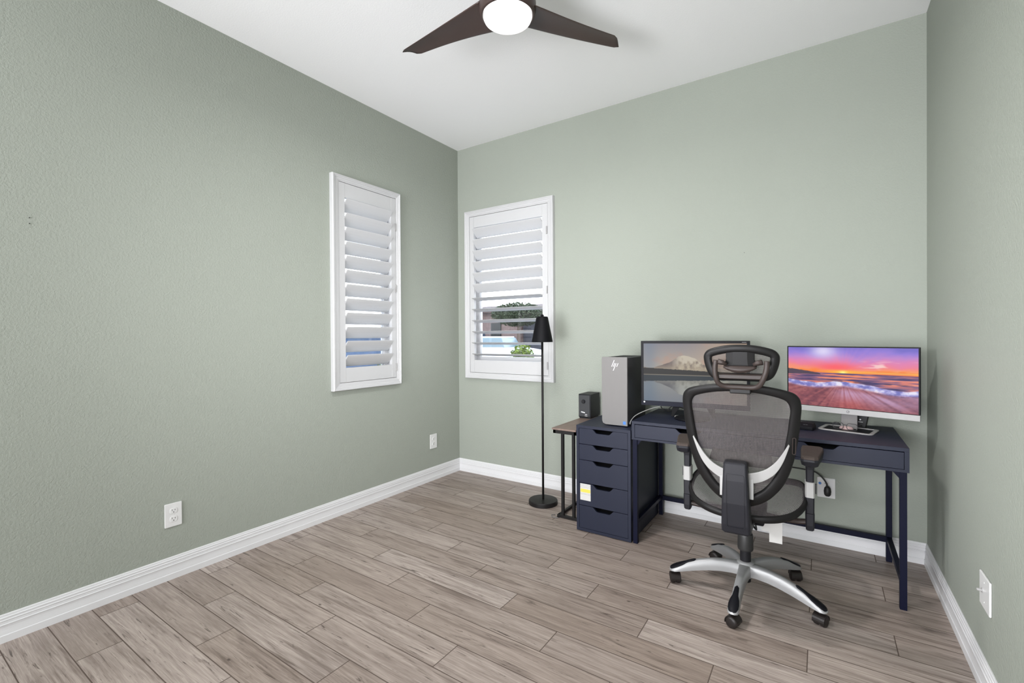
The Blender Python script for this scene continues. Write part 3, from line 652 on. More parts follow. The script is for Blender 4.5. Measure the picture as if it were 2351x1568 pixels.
# right monitor
m2 = empty('monitor', (3.035, -.262, .760), R(-14), label='slim silver and black monitor showing a sunset beach, right end of desk', cat='monitor')
mw, z0, z1 = .605, .085, .462
b = NBM(); box(b, -mw/2, mw/2, -.008, .012, z0+.032, z1); obj('screen_housing', b, MT['bezel'], m2, bev=.002)
b = NBM(); box(b, -mw/2, mw/2, -.011, .010, z0, z0+.0315); obj('silver_chin', b, MT['silver2'], m2, bev=.002)
screen('screen', picture_sunset, mw-.014, z1-z0-.032-.009, 300, 168, m2, -.0084, (z0+.034+z1-.006)/2, screen_material('sunset_screen', .88))
b = NBM(); circ = lambda r_: [(r_*math.cos(2*math.pi*q/28), z0+.016+r_*math.sin(2*math.pi*q/28)) for q in range(28)]
ringprism(b, circ(.0060), circ(.0073), -.0118, -.0108)
for dx in (-.0025, .0012): loft(b, [[Vector((dx, yy, z0+.011)), Vector((dx+.0012, yy, z0+.011)), Vector((dx+.004, yy, z0+.021)), Vector((dx+.0028, yy, z0+.021))] for yy in (-.0116, -.0110)])
obj('logo', b, MT['pcside'], m2)
b = NBM(); box(b, -.038, .038, .014, .022, .004, z0+.10); obj('stand_neck', b, MT['silver'], m2, bev=.002)
b = NBM(); o_ = [(x, z) for x, z in rrect(-.125, .125, -.100, .085, .022)]; i_ = [(x, z) for x, z in rrect(-.106, .106, -.083, .070, .010)]
secs = [[Vector((a, c, .000)), Vector((a, c, .006)), Vector((e_, g_, .006)), Vector((e_, g_, .000))] for (a, c), (e_, g_) in zip(i_, o_)]
loft(b, secs, ring=True); obj('stand_ring', b, MT['silver2'], m2, bev=.0015)
b = NBM(); loft(b, [[Vector((x, y, z)) for x, y in i_] for z in (.0002, .0016)]); obj('stand_inset', b, MT['bezel'], m2)
# left monitor
m1 = empty('monitor', (2.222, -.300, .760), R(7.5), label='wide black monitor showing a mountain lake, left of the chair headrest', cat='monitor')
mw, z0, z1 = .655, .062, .493
b = NBM(); box(b, -mw/2, mw/2, -.012, .022, z0, z1); obj('screen_housing', b, MT['bezel'], m1, bev=.002)
b = NBM(); box(b, -mw/2+.001, mw/2-.001, -.0135, -.011, z0+.001, z0+.030); obj('chin', b, MT['bezelb'], m1, bev=.0005)
screen('screen', picture_lake, mw-.036, z1-z0-.031-.018, 240, 140, m1, -.0124, (z0+.033+z1-.018)/2, screen_material('lake_screen', .60))
b = NBM(); lathe(b, [(0, 0), (.0055, 0), (.0055, .0006), (0, .0006)], 20, Matrix.Translation((-mw/2+.022, -.0136, z0+.023)) @ Matrix.Rotation(R(90), 4, 'X')); obj('logo', b, MT['white'], m1)
b = NBM(); box(b, mw/2-.045, mw/2-.020, -.0126, -.0118, z1-.0105, z1-.0080); obj('small_lettering', b, MT['greyprint'], m1)
b = NBM(); loft(b, [[Vector((x*w+dx, y*.010+dy, z)) for x, y in ((-1, -1), (1, -1), (1, 1), (-1, 1))] for z, w, dx, dy in ((.003, .008, -.125, -.03), (.05, .020, -.108, 0), (.12, .032, -.075, .028), (.2, .036, -.04, .030))]); obj('stand_neck', b, MT['shade'], m1, bev=.002)
b = NBM(); loft(b, [[Vector((x*w+dx, y*.010+dy, z)) for x, y in ((-1, -1), (1, -1), (1, 1), (-1, 1))] for z, w, dx, dy in ((.003, .008, .125, -.03), (.05, .020, .108, 0), (.12, .032, .075, .028), (.2, .036, .04, .030))]); obj('stand_neck', b, MT['shade'], m1, bev=.002)
b = NBM(); box(b, -.06, .06, .022, .045, .16, .30); obj('rear_hub', b, MT['blackp'], m1, bev=.004)
# black speaker-like device between
dv = empty('tapered_gadget', (3.098, -.145, .760), R(-10), label='black tapered gadget with a white dot standing behind the silver monitor neck', cat='gadget')
b = NBM(); loft(b, [[Vector((x*w, y*d, z)) for x, y in ((-1, -1), (1, -1), (1, 1), (-1, 1))] for z, w, d in ((.003, .022, .022), (.095, .040, .030))]); obj('body', b, MT['slot'], dv, bev=.003)
b = NBM(); lathe(b, [(0, 0), (.0042, 0), (.0042, .0008), (0, .0008)], 14, Matrix.Translation((-.001, -.0262, .048)) @ Matrix.Rotation(R(80), 4, 'X')); obj('white_dot', b, MT['white'], dv)
b = NBM()
for k in range(5): box(b, -.0105+k*.0045, -.0072+k*.0045, -.0262, -.0240, .033, .0362)
obj('lettering', b, MT['logo'], dv)
b = NBM(); lathe(b, [(0, 0), (.030, 0), (.028, .003), (0, .003)], 24); obj('gadget_base', b, MT['blackp'], dv)
# mouse-like black gadget
md = empty('black_dock', (2.840, -.350, .760), R(-8), label='small glossy black dock with a white mark on the desk beside the monitor base', cat='gadget')
b = NBM(); loft(b, [[Vector((x*w, y*d+dy, z)) for x, y in ((-1, -1), (.9, -1), (1, -.8), (1, .8), (.9, 1), (-1, 1))] for z, w, d, dy in ((.0, .040, .045, 0), (.016, .041, .046, 0), (.034, .034, .030, .012), (.037, .026, .022, .014))]); obj('body', b, MT['bezel'], md, bev=.003)
b = NBM(); box(b, -.011, .011, -.0285, -.0265, .0235, .0275, Matrix.Identity(4)); obj('white_mark', b, MT['white'], md)
# keyboard-like dark pad under left monitor
kp = empty('desk_pad', (2.235, -.385, .760), R(4), label='rounded dark green-black desk pad under the left monitor', cat='pad')
b = NBM(); lathe(b, [(0, 0), (.105, 0), (.108, .006), (.102, .012), (0, .012)], 40); obj('pad_body', b, MT['bezel'], kp, smooth=False)
# spectacles in the monitor's tray
gl = empty('eyeglasses', (3.018, -.300, .7620), R(-16), label='thin black framed eyeglasses lying in the right monitor base tray', cat='eyeglasses')
for s_ in (-1, 1):
    oo = [(x+s_*.032, z) for x, z in rrect(-.0255, .0255, .0035, .0405, .014, 6)]; ii = [(x+s_*.032, z) for x, z in rrect(-.0230, .0230, .006, .038, .012, 6)]
    b = NBM(); ringprism(b, ii, oo, -.0015, .0015); obj('rim', b, MT['cable'], gl)
    b = NBM(); prism(b, ii, -.0004, .0004); obj('lens', b, MT['glass'], gl)
    b = NBM(); tube(b, catmull([(s_*.058, .0, .030), (s_*.062, .02, .030), (s_*.056, .08, .026), (s_*.050, .105, .012)], 6), .0017, 6); obj('temple_arm', b, MT['cable'], gl, smooth=True)
b = NBM(); tube(b, catmull([(-.008, 0, .026), (0, -.002, .031), (.008, 0, .026)], 5), .0013, 6); obj('bridge', b, MT['cable'], gl, smooth=True)
b = NBM()
secs = [[Vector((x*w, y*d, z)) for x, y in [(math.cos(2*math.pi*k/14), math.sin(2*math.pi*k/14)) for k in range(14)]] for z, w, d in ((.0, .030, .020), (.006, .034, .022), (.016, .026, .014), (.018, .008, .004))]
loft(b, secs); tag(obj('folded_cloth', b, MT['pink'], smooth=True, loc=(3.025, -.270, .7622), rot=(0, 0, R(-16))), 'small pale crumpled cloth in the tray behind the eyeglasses', 'cloth')
# cables on the desk
b = NBM(); tube(b, catmull([(1.874, -.505, .712), (1.876, -.49, .735), (1.888, -.42, .762), (1.93, -.30, .785), (1.98, -.23, .800), (1.995, -.21, .812), (1.985, -.20, .822)], 8), .0026, 8)
tag(obj('white_cable', b, MT['cablew'], smooth=True), 'thin white cable running past the tower to the back of the left monitor', 'cable')
b = NBM(); tube(b, catmull([(2.02, -.16, .764), (2.04, -.15, .79), (2.075, -.16, .812), (2.06, -.17, .775), (2.02, -.19, .768), (1.99, -.20, .79), (1.98, -.17, .82)], 8), .0035, 8)
tag(obj('black_cable', b, MT['cable'], smooth=True), 'looped black cable on the desk below the left monitor', 'cable')
b = NBM(); tube(b, catmull([(2.09, -.12, .790), (2.16, -.10, .772), (2.30, -.10, .764), (2.45, -.11, .764)], 8), .003, 8)
tag(obj('black_cable', b, MT['cable'], smooth=True), 'black cable lying straight along the back of the desk', 'cable')
b = NBM(); secs = [[Vector((x*w, y*.02, z)) for x, y in ((-1, -1), (1, -1), (1, 1), (-1, 1))] for z, w in ((0, .028), (.006, .024))]
loft(b, secs); tag(obj('folded_paper', b, MT['paper'], loc=(2.14, -.33, .7605), rot=(0, 0, R(15))), 'scrap of white paper on the desk beside the left monitor foot', 'paper')
exec_chair = True
# ================================================================== OFFICE CHAIR
ch = empty('office_chair', (2.592, -.862, 0), R(3.0), label='grey mesh office chair with headrest, pushed up to the desk', cat='office chair')
# --- base
for a_w in (196.5, 268.5, 340.5, 52.5, 124.5):
    a = R(a_w)-R(3.0)
    P_ = [(.028, .150, .098, .030, .026), (.07, .154, .101, .025, .021), (.12, .153, .101, .0225, .018), (.17, .147, .096, .021, .016), (.22, .136, .088, .0205, .0155), (.27, .119, .078, .0215, .016), (.305, .103, .071, .0235, .019), (.335, .089, .066, .024, .020), (.352, .080, .066, .020, .016), (.360, .073, .067, .010, .008)]
    secs = []
    for r, zt, zb, wb, wt in P_:
        pts = [(-wb, zb), (-wb*.98, zb+.4*(zt-zb)), (-wt, zt-.006), (-wt*.72, zt-.0005), (0, zt+.0015), (wt*.72, zt-.0005), (wt, zt-.006), (wb*.98, zb+.4*(zt-zb)), (wb, zb)]
        secs.append([Vector((r, w, z)) for w, z in pts])
    b = NBM(); loft(b, secs); arm = obj('base_leg', b, MT['base'], ch, smooth=True, rot=(0, 0, a)); arm.modifiers.new('es', 'EDGE_SPLIT').split_angle = R(50)
    b = NBM(); secs = []
    for r, zt, w in ((.232, .1345, .003), (.240, .1335, .010), (.262, .1250, .0115), (.280, .1170, .0130), (.300, .1080, .0195), (.322, .0975, .0225), (.340, .0890, .0215), (.352, .0825, .0165), (.358, .0780, .006)):
        secs.append([Vector((r, w*math.cos(2*math.pi*k/12), zt-.004+.0075*math.sin(2*math.pi*k/12))) for k in range(12)])
    loft(b, secs); obj('toe_cap', b, MT['bezel'], arm, smooth=True)
    # twin wheel caster
    cs = obj('caster', tube(NBM(), [(.333, 0, .045), (.333, 0, .075)], .0075, 10), MT['caster'], ch, smooth=True, rot=(0, 0, a))
    sw = R({196.5: 100, 268.5: 75, 340.5: 85, 52.5: 60, 124.5: 40}[a_w])
    for s_ in (-1, 1):
        Mx = Matrix.Translation((.333, 0, .0262)) @ Matrix.Rotation(sw, 4, 'Z') @ Matrix.Rotation(R(90)*s_, 4, 'X')
        b = NBM(); lathe(b, [(0, .004), (.0235, .004), (.0262, .007), (.0262, .019), (.0235, .0235), (.012, .026), (0, .0265)], 28, Mx); obj('wheel', b, MT['caster'], cs, smooth=True)
    Mx = Matrix.Translation((.333, 0, .0262)) @ Matrix.Rotation(sw, 4, 'Z')
    b = NBM(); lp = []
    for k in range(13):
        t = R(-5+200*k/12); lp.append((.0285*math.cos(t), .0285*math.sin(t)))
    loft(b, [[Mx @ Vector((x, y, z)) for x, z in lp+[(q[0]*.90, q[1]*.90) for q in lp[::-1]]] for y in (-.0245, .0245)]); obj('caster_hood', b, MT['caster'], cs)
b = NBM(); lathe(b, [(0, .085), (.036, .085), (.040, .095), (.042, .140), (.038, .157), (.026, .162), (0, .162)], 32); obj('hub', b, MT['base'], ch, smooth=True)
gs = obj('gas_lift', lathe(NBM(), [(0, .060), (.024, .060), (.025, .07), (.025, .30), (.016, .30), (.016, .42), (0, .42)], 28), MT['blackp'], ch, smooth=True); gs.modifiers.new('es', 'EDGE_SPLIT').split_angle = R(40)
b = NBM(); lathe(b, [(.030, .215), (.034, .217), (.036, .225), (.035, .285), (.033, .296), (.031, .300), (.029, .290), (.029, .220)], 28); lathe(b, [(.026, .27), (.031, .285), (.0285, .318), (.020, .330), (.019, .30)], 9); obj('lift_cover', b, MT['slot'], ch, smooth=True)
b = NBM(); loft(b, [[Vector((x*w, y*d+dy, z)) for x, y in ((-1, -1), (1, -1), (1, 1), (-1, 1))] for z, w, d, dy in ((.372, .045, .06, .0), (.385, .085, .115, .01), (.425, .095, .13, .01), (.440, .085, .12, .01))]); obj('mechanism', b, MT['blackp'], ch, bev=.006)
b = NBM(); tube(b, catmull([(.03, -.06, .375), (.05, -.10, .365), (.055, -.12, .372), (.052, -.12, .39)], 5), .004, 8); obj('tilt_lever', b, MT['blackp'], ch, smooth=True)
# --- seat
def seat_z(x, y): return .462+.155*max(0, (y+.24))*(1-.35*max(0, y+.24)/.5) - .0*(x*x) + .28*x*x
half = [(0, -.240), (.10, -.232), (.17, -.205), (.22, -.155), (.252, -.07), (.262, .03), (.262, .13), (.25, .20), (.21, .245), (.12, .262), (0, .266)]
so = sym(half, 5)
b = NBM(); tube(b, [(x*.975, y*.975, seat_z(x, y)-.004) for x, y in so], .011, 10, True, rb=.017); obj('seat_frame', b, MT['frame'], ch, smooth=True)
b = NBM(); rings = []
for t in (1, .9, .75, .6, .45, .3, .15):
    rings.append([Vector((x*t*.985, y*t*.985, seat_z(x*t, y*t)+.006-.018*(1-t**2)*(1 if y*t > -.1 else .8)+.020*math.exp(-((t-.85)/.12)**2))) for x, y in so])
loft(b, rings, cap=False); b.faces.new([v for v in b.verts][-len(so):]); obj('seat_mesh', b, MT['weaves'], ch, smooth=True)
b = NBM()
for s_ in (-1, 1): tube(b, catmull([(s_*.08, -.10, .42), (s_*.16, -.10, .425), (s_*.225, -.06, .455)], 5), .008, 8)
obj('seat_support', b, MT['frame'], ch, smooth=True)
# --- arms
for s_ in (-1, 1):
    ar = empty('armrest', (s_*.272, .0, 0)); ar.parent = ch
    b = NBM(); secs = [[Vector((x*w+dx*s_, y*d+dy, z)) for x, y in ((-1, -.7), (-.7, -1), (.7, -1), (1, -.7), (1, .7), (.7, 1), (-.7, 1), (-1, .7))] for z, w, d, dx, dy in ((.372, .013, .020, .0, 0), (.378, .0165, .026, .0, 0), (.40, .018, .030, 0, 0), (.455, .0185, .032, 0, 0))]
    loft(b, secs); obj('lower_post', b, MT['chairp'], ar, bev=.002)
    b = NBM(); loft(b, [[Vector((x*w, y*d, z)) for x, y in ((-1, -.7), (-.7, -1), (.7, -1), (1, -.7), (1, .7), (.7, 1), (-.7, 1), (-1, .7))] for z, w, d in ((.456, .0172, .029), (.532, .0178, .030))]); obj('middle_post', b, MT['chairp'], ar, bev=.001)
    b = NBM(); loft(b, [[Vector((x*w, y*d, z)) for x, y in ((-1, -.7), (-.7, -1), (.7, -1), (1, -.7), (1, .7), (.7, 1), (-.7, 1), (-1, .7))] for z, w, d in ((.530, .0195, .033), (.602, .0195, .033))]); obj('white_sleeve', b, MT['bracket'], ar, bev=.0015)
    b = NBM(); prism(b, [(y, z) for y, z in rrect(-.006, .006, .545, .592, .005)], .0, .007); o = obj('release_button', b, MT['slot'], ar, loc=(s_*.020, 0, 0), rot=(0, 0, R(-90*s_)))
    b = NBM(); loft(b, [[Vector((x*w, y*d, z)) for x, y in ((-1, -.7), (-.7, -1), (.7, -1), (1, -.7), (1, .7), (.7, 1), (-.7, 1), (-1, .7))] for z, w, d in ((.600, .0155, .026), (.660, .0165, .028), (.690, .020, .034))]); obj('upper_post', b, MT['chairp'], ar, bev=.001)
    def pad(x0, z_, k=1.0):
        o = [(-.040, -.150), (-.030, -.166), (.012, -.172), (.028, -.160), (.056, .02), (.060, .075), (.050, .10), (-.01, .105), (-.030, .095), (-.036, .04)]
        cxx = .008; cyy = -.03
        return [Vector(((cxx+(x-cxx)*k)*s_, cyy+(y-cyy)*k, z_)) for x, y in (o if s_ > 0 else o)]
    b = NBM(); loft(b, [pad(0, .694, .60), pad(0, .708, .90), pad(0, .728, 1.0), pad(0, .738, .985)]); obj('arm_pad_shell', b, MT['chairp'], ar, bev=.003)
    b = NBM(); loft(b, [pad(0, .736, .975), pad(0, .746, .95), pad(0, .7505, .87)]); obj('arm_pad', b, MT['foam'], ar, bev=.002)
    b = NBM(); tube(b, catmull([(-s_*.19, -.02, .415), (-s_*.11, -.01, .405), (-s_*.05, 0, .402), (0, 0, .410)], 6), .018, 10, rb=.012); obj('arm_bracket', b, MT['chairb'], ar, smooth=True)
    b = NBM(); box(b, -s_*.052, -s_*.020, -.006, .02, .42, .60); obj('inner_strip', b, MT['bracket'] if s_ > 0 else MT['bracket'], ar, bev=.003) if False else b.free()
# --- back
def yb(x, z): return -.262-.22*(z-.45)+.55*x*x-.030*math.sin(max(0, min(1, (z-.52)/.56))*math.pi)*0
oh = [(0, .522), (.04, .527), (.09, .552), (.135, .596), (.176, .662), (.205, .755), (.222, .860), (.230, .950), (.232, 1.000), (.222, 1.035), (.190, 1.058), (.10, 1.078), (0, 1.084)]
ih = [(0, .575), (.030, .579), (.066, .598), (.102, .632), (.136, .688), (.162, .770), (.179, .862), (.189, .945), (.192, .978), (.184, 1.008), (.160, 1.026), (.085, 1.044), (0, 1.050)]
OO, II = sym(oh, 5), sym(ih, 5)
b = NBM(); secs = []
for (a, c), (e_, g_) in zip(II, OO):
    cxn, czn = (a+e_)/2, (c+g_)/2; lp = []
    for k in range(12):
        t = 2*math.pi*k/12; u = .5+.5*math.cos(t); x = a+(e_-a)*u; z = c+(g_-c)*u
        yy = yb(x, z)+(.0155 if math.sin(t) > 0 else .0145)*math.copysign(abs(math.sin(t))**.6, math.sin(t)); lp.append(Vector((x, yy, z)))
    secs.append(lp)
loft(b, secs, ring=True); back = obj('back_frame', b, MT['frame'], ch, smooth=True)
b = NBM(); rings = []; cz = .82
for t in (1.03, .85, .68, .5, .33, .16):
    rings.append([Vector((x*t, yb(x, cz+(z-cz)*t)*1+.004+.018*(1-t*t), cz+(z-cz)*t)) for x, z in II])
rings = [[Vector((p.x, yb(p.x, p.z)+.006+.012*(1-t*t), p.z)) for p in r] for r, t in zip(rings, (1.03, .85, .68, .5, .33, .16))]
loft(b, rings, cap=False); b.verts.ensure_lookup_table(); b.faces.new([v for v in b.verts][-len(II):]); obj('back_mesh', b, MT['weave'], ch, smooth=True)
# lumbar support seen through the mesh
b = NBM(); tube(b, catmull([(-.120, yb(.12, .74)+.03, .752), (-.08, yb(0, .74)+.040, .742), (0, yb(0, .74)+.045, .736), (.08, yb(0, .74)+.040, .735), (.125, yb(.12, .74)+.03, .740)], 6), .012, 12, rb=.030); obj('lumbar_pad', b, MT['slot'], ch, smooth=True)
# grey wing bracket: two wings with a cut-out
def strip(pa, pb, y_off=-.010, th=.010, n=10):
    A = catmull([Vector((x, 0, z)) for x, z in pa], n//2); B_ = catmull([Vector((x, 0, z)) for x, z in pb], n//2)
    b = NBM(); secs = []
    for p, q in zip(A, B_):
        secs.append([Vector((p.x, yb(p.x, p.z)+y_off, p.z)), Vector((p.x, yb(p.x, p.z)+y_off-th, p.z)), Vector((q.x, yb(q.x, q.z)+y_off-th, q.z)), Vector((q.x, yb(q.x, q.z)+y_off, q.z))])
    loft(b, secs); return b
for s_ in (-1, 1):
    b = strip([(s_*x, z) for x, z in ((.020, .686), (.060, .695), (.100, .714), (.135, .747), (.163, .790), (.186, .835))], [(s_*x, z) for x, z in ((.020, .640), (.060, .647), (.100, .666), (.140, .703), (.168, .758), (.190, .829))], -.012, .010)
    box(b, min(s_*.02, s_*.067)-.012, max(s_*.02, s_*.067)-.012, yb(0, .62)-.030, yb(0, .62)-.014, .575, .665)
    w = obj('wing_bracket', b, MT['bracket'], ch, bev=.0015); w['label'] = 'light grey wing of the back bracket'
# spine box
b = NBM(); secs = []
for z, w, y0_, y1_ in ((.738, .040, -.372, -.322), (.732, .047, -.380, -.320), (.66, .050, -.384, -.312), (.56, .054, -.380, -.295), (.46, .058, -.362, -.275), (.425, .058, -.350, -.262), (.415, .052, -.338, -.262)):
    secs.append([Vector((x*w, (y0_ if y < 0 else y1_) + (.008 if abs(x) > .9 and y < 0 else 0), z)) for x, y in ((-1, -1), (-.86, -1), (.86, -1), (1, -1), (1, 1), (-1, 1))])
loft(b, secs); sp_ = obj('spine', b, MT['chairp'], ch, bev=.004, segs=3, loc=(-.013, 0, 0))
b = NBM(); q = [(-.034, .690), (.034, .690), (.042, .448), (-.042, .448)]
oq = rrect(-.036, .036, .450, .690, .010); iq = rrect(-.0335, .0335, .4525, .6875, .009)
def dense(o_, k_=8):
    return [(p[0]+(q_[0]-p[0])*i_/k_, p[1]+(q_[1]-p[1])*i_/k_) for p, q_ in zip(o_, o_[1:]+o_[:1]) for i_ in range(k_)]
oq, iq = dense(oq), dense(iq)
def ysp(z): return np.interp(z, [.415, .425, .46, .56, .66, .732, .738], [-.338, -.350, -.362, -.380, -.384, -.380, -.372])
secs = [[Vector((a, ysp(c)-.0002, c)), Vector((a, ysp(c)-.0028, c)), Vector((e_, ysp(g_)-.0028, g_)), Vector((e_, ysp(g_)-.0002, g_))] for (a, c), (e_, g_) in zip(iq, oq)]
loft(b, secs, ring=True); obj('raised_outline', b, MT['chairp'], sp_)
b = NBM(); loft(b, [[Vector((x*w, y, z+dz*zz)) for x, zz in ((-1, -1), (1, -1), (1, 1), (-1, 1))] for y, w, z, dz in ((-.345, .045, .435, .018), (-.27, .050, .415, .018), (-.18, .052, .405, .016), (-.06, .060, .405, .016))]); obj('spine_foot', b, MT['blackp'], ch, bev=.005, loc=(-.008, 0, 0))
# side slider slot on right frame edge
b = NBM(); o1 = rrect(-.007, .007, .79, .865, .007); i1 = rrect(-.0045, .0045, .793, .862, .0045)
secs = [[Vector((.205+.02*(c-.79)+a, yb(.21, c)-.0155, c)), Vector((.205+.02*(c-.79)+a, yb(.21, c)-.019, c)), Vector((.205+.02*(g_-.79)+e_, yb(.21, g_)-.019, g_)), Vector((.205+.02*(g_-.79)+e_, yb(.21, g_)-.0155, g_))] for (a, c), (e_, g_) in zip(i1, o1)]
loft(b, secs, ring=True); obj('slider_slot', b, MT['chairb'], ch)
# --- headrest
hd = empty('headrest', (.012, -.425, 0)); hd.parent = ch
def yh(x, z): return -.12*(z-1.17)+.9*x*x
hoh = [(0, 1.098), (.05, 1.097), (.092, 1.099), (.120, 1.115), (.137, 1.150), (.145, 1.190), (.140, 1.213), (.118, 1.232), (.06, 1.247), (0, 1.251)]
HO = sym(hoh, 5)
def inset(poly, d):
    n = len(poly); out = []
    for i in range(n):
        p0, p1, p2 = poly[i-1], poly[i], poly[(i+1) % n]; t = Vector((p2[0]-p0[0], p2[1]-p0[1])).normalized(); out.append((p1[0]-t.y*d, p1[1]+t.x*d))
    return out
HI = inset(HO, .034)
if abs(HI[len(HI)//2][1]-1.175) > abs(HO[len(HO)//2][1]-1.175): HI = inset(HO, -.034)
b = NBM(); secs = []
for (a, c), (e_, g_) in zip(HI, HO):
    lp = []
    for k in range(10):
        t = 2*math.pi*k/10; u = .5+.5*math.cos(t); x = a+(e_-a)*u; z = c+(g_-c)*u
        lp.append(Vector((x, yh(x, z)+.011*math.copysign(abs(math.sin(t))**.6, math.sin(t)), z)))
    secs.append(lp)
loft(b, secs, ring=True); obj('headrest_frame', b, MT['frame'], hd, smooth=True)
b = NBM(); rings = [[Vector((x*t, yh(x*t, 1.175+(z-1.175)*t)+.006, 1.175+(z-1.175)*t)) for x, z in HI] for t in (1.03, .8, .55, .3, .1)]
loft(b, rings, cap=False); b.faces.new([v for v in b.verts][-len(HI):]); obj('headrest_mesh', b, MT['weave'], hd, smooth=True)
b = NBM(); pl_ = catmull([(-.048, 0, 1.236), (-.054, 0, 1.20), (-.048, 0, 1.165)], 4)
b = NBM(); secs = []
for z, w in ((1.241, .068), (1.233, .058), (1.215, .054), (1.19, .054), (1.168, .058), (1.158, .064)):
    secs.append([Vector((x*w, yh(x*w, z)-.004+d_, z)) for x, d_ in ((-1, 0), (-.5, -.004), (.5, -.004), (1, 0), (1, .008), (-1, .008))])
loft(b, secs); obj('centre_plate', b, MT['frame'], hd, smooth=False, bev=.002)
b = NBM(); secs = []
for i in range(13):
    t = -1+i/6; x = t*.062; zt = 1.162+.000*t*t; zb = 1.133+.020*t*t
    secs.append([Vector((x, -.022-.004*(1-t*t), zb)), Vector((x, -.028-.006*(1-t*t), (zt+zb)/2)), Vector((x, -.020, zt)), Vector((x, -.010, zt)), Vector((x, -.010, zb))])
loft(b, secs); obj('pivot_bar', b, MT['chairb'], hd, smooth=True)
b = NBM(); loft(b, [[Vector((x, y, z)) for y, z in ((-.012, 1.106), (-.020, 1.108), (-.020, 1.124), (-.012, 1.129), (-.002, 1.129), (-.002, 1.106))] for x in (-.083, .083)]); obj('lower_bar', b, MT['chairb'], hd, bev=.002)
for s_ in (-1, 1):
    b = NBM(); tube(b, [(s_*.050, -.022, 1.168), (s_*.064, -.024, 1.175), (s_*.083, -.026, 1.180)], [.006, .010, .0115], 12); obj('pivot_knob', b, MT['chairb'], hd, smooth=True)
path = catmull([(-.090, -.028, 1.186), (-.094, -.030, 1.150), (-.090, -.028, 1.110), (-.078, -.020, 1.084), (-.050, -.012, 1.074), (0, -.010, 1.073), (.050, -.012, 1.074), (.072, -.020, 1.084), (.086, -.028, 1.110), (.098, -.032, 1.150), (.100, -.028, 1.184)], 5)
b = NBM(); tube(b, path, .0105, 12, rb=.0095, up=Vector((0, 1, 0))); obj('headrest_yoke', b, MT['chairb'], hd, smooth=True)
b = NBM(); box(b, -.04, .04, -.010, .020, 1.045, 1.080); obj('headrest_mount', b, MT['frame'], hd, bev=.004)
# paper tags hanging under the seat
b = NBM(); box(b, .105, .160, -.02, -.0195, .285, .42); o = obj('paper_tag', b, MT['paper'], ch); 
b = NBM(); box(b, .072, .120, -.012, -.0115, .330, .42); obj('paper_tag', b, MT['paper'], ch)
# ================================================================== OUTSIDE
b = NBM(); box(b, -60, 60, -60, 70, -.30, -.16); tag(obj('ground', b, MT['ground']), kind='structure')
b = NBM(); box(b, -40, 30, 24.0, 31.9, -.16, -.10); tag(obj('driveway', b, MT['kerb']), kind='structure')
HY = 16.
nh = empty('neighbor_house', (-10, HY+3, -.16), label='brown tiled roof house with a stone front across the street, seen through the back window', cat='house')
def HB_(x0, x1, y0, y1, z0, z1): return (x0+10, x1+10, y0-HY-3, y1-HY-3, z0+.16, z1+.16)
b = NBM(); box(b, *HB_(-13.5, -9.7, HY, HY+6, -.16, 2.55)); obj('stone_front', b, MT['stone'], nh)
b = NBM(); box(b, *HB_(-9.7, -5.0, HY+.5, HY+6, -.16, 2.6)); obj('garage_wall', b, MT['stucco'], nh)
b = NBM(); box(b, *HB_(-11.35, -10.72, HY-.06, HY+.02, .1, 1.95)); obj('front_door', b, MT['doord'], nh)
b = NBM(); box(b, *HB_(-9.6, -8.0, HY+.42, HY+.52, -.1, 1.95)); obj('garage_door', b, MT['garage'], nh)
b = NBM(); box(b, *HB_(-12.6, -12.1, HY-.05, HY+.02, .9, 1.8)); obj('window', b, MT['garage'], nh)
b = NBM(); loft(b, [[Vector((x+10, y-HY-3, z+.16)) for y, z in ((HY-.5, 2.55), (HY+3, 3.05), (HY+6.5, 2.55), (HY+6.5, 2.45), (HY-.5, 2.45))] for x in (-14, -4.6)]); obj('roof', b, MT['rooft'], nh)
def leafy(name, loc, rx, rz_, n, m, label, cat, seed=1, trunk=None, size=.12):
    rng = random.Random(seed); e = empty(name, loc, label=label, cat=cat)
    b = NBM()
    for i in range(n):
        u = rng.uniform(-1, 1); t = rng.uniform(0, 2*math.pi); r = (rng.random()**.4); s = math.sqrt(1-u*u)
        c = Vector((rx*r*s*math.cos(t), rx*r*s*math.sin(t), rz_+rz_*r*u+(trunk or 0)))
        a, q = rng.uniform(0, 6.28), rng.uniform(-1, 1); d1 = Vector((math.cos(a), math.sin(a), q)).normalized()*size; d2 = d1.cross(Vector((rng.uniform(-1, 1), rng.uniform(-1, 1), rng.uniform(-1, 1)))).normalized()*size*.5
        v = [b.verts.new(c+d1), b.verts.new(c+d2), b.verts.new(c-d1), b.verts.new(c-d2)]; b.faces.new(v)
    obj('foliage', b, m, e)
    b = NBM(); tube(b, [(0, 0, 0), (.03, 0, (trunk or 0)+rz_)], [.09 if trunk else .03, .04 if trunk else .01], 8); obj('trunk' if trunk else 'stem', b, MT['bark'], e)
    return e
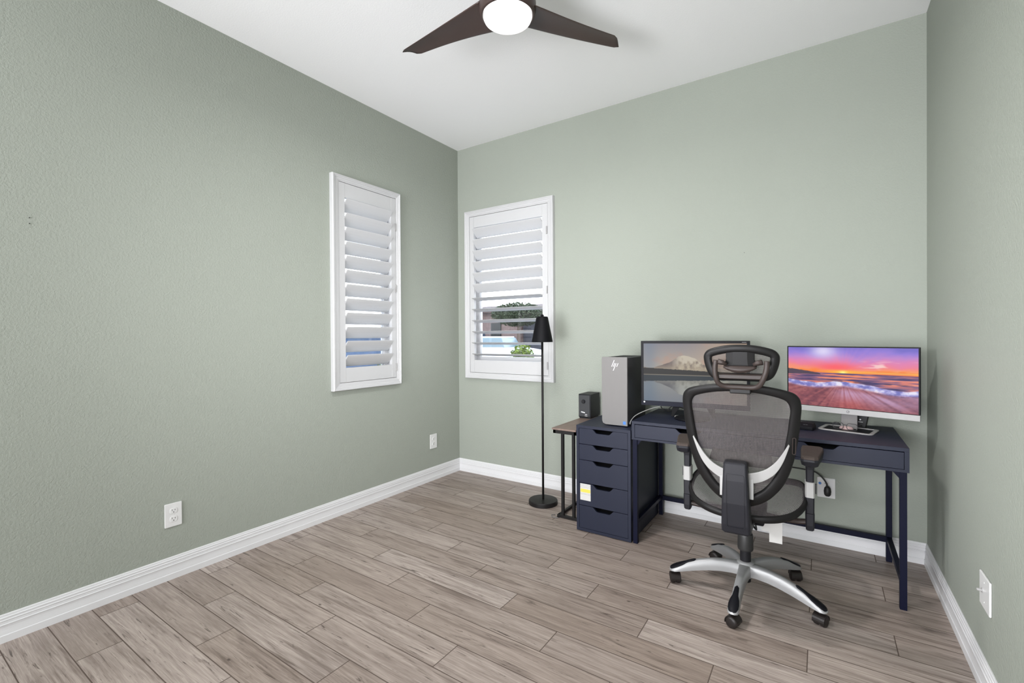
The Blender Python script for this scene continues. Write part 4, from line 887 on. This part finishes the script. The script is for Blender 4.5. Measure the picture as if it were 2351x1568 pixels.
leafy('tree', (-8.4, 14.0, -.16), 1.2, .55, 5200, MT['leaf'], 'dark green tree in front of the neighbouring garage', 'tree', 3, 1.85, .065)
leafy('bush', (-4.75, 8.6, -.16), .42, .60, 1500, MT['bush'], 'bright green bush outside the back window', 'bush', 5, None, .06)
leafy('bush', (-3.55, 7.2, -.16), .36, .32, 900, MT['bush'], 'low yellow-green bush nearest the back window', 'bush', 8, None, .05)
leafy('bush', (-6.6, 5.0, -.16), .45, .42, 1100, MT['bush'], 'round yellow-green bush outside the left window', 'bush', 11, None, .06)
# white car
car = empty('car', (-7.6, 11.2, -.16), R(8), label='white car parked in front of the house across the way', cat='car')
b = NBM(); cp = [(-2.1, .25), (2.05, .25), (2.15, .55), (2.05, .82), (1.25, .95), (.65, 1.02), (-2.0, 1.0), (-2.2, .7), (-2.2, .35)]
loft(b, [[Vector((x, y, z)) for x, z in cp] for y in (-.85, .85)]); obj('car_body', b, MT['carw'], car, bev=.08, segs=3)
b = NBM(); loft(b, [[Vector((x*a, y, z)) for x, y in ((-1.5*1, -w), (.75, -w), (.75, w), (-1.5, w))] for z, w, a in ((.98, .78, 1), (1.38, .62, .72))]); obj('cabin_glass', b, MT['carg'], car, bev=.03)
b = NBM(); box(b, -1.1, .50, -.62, .62, 1.36, 1.42); obj('car_roof', b, MT['carw'], car, bev=.03)
for x in (-1.35, 1.35):
    for y in (-.80, .80):
        b = NBM(); lathe(b, [(0, -.1), (.33, -.1), (.33, .1), (0, .1)], 24, Matrix.Translation((x, y, .33)) @ Matrix.Rotation(R(90), 4, 'X')); obj('wheel', b, MT['tyre'], car)
# pale house outside the left window
lh = empty('neighbor_house', (-13, 9, -.16), label='pale blue sided house seen between the slats of the left window', cat='house')
b = NBM(); box(b, -2, 2, -8, 6, 0, 1.55); obj('siding', b, MT['bluesid'], lh)
b = NBM(); box(b, 1.98, 2.05, -3.2, -2.2, .5, 1.3); obj('window', b, MT['carw'], lh)
b = NBM(); box(b, -2.2, 2.2, -8.2, 6.2, 1.55, 1.66); obj('roof', b, MT['kerb'], lh)
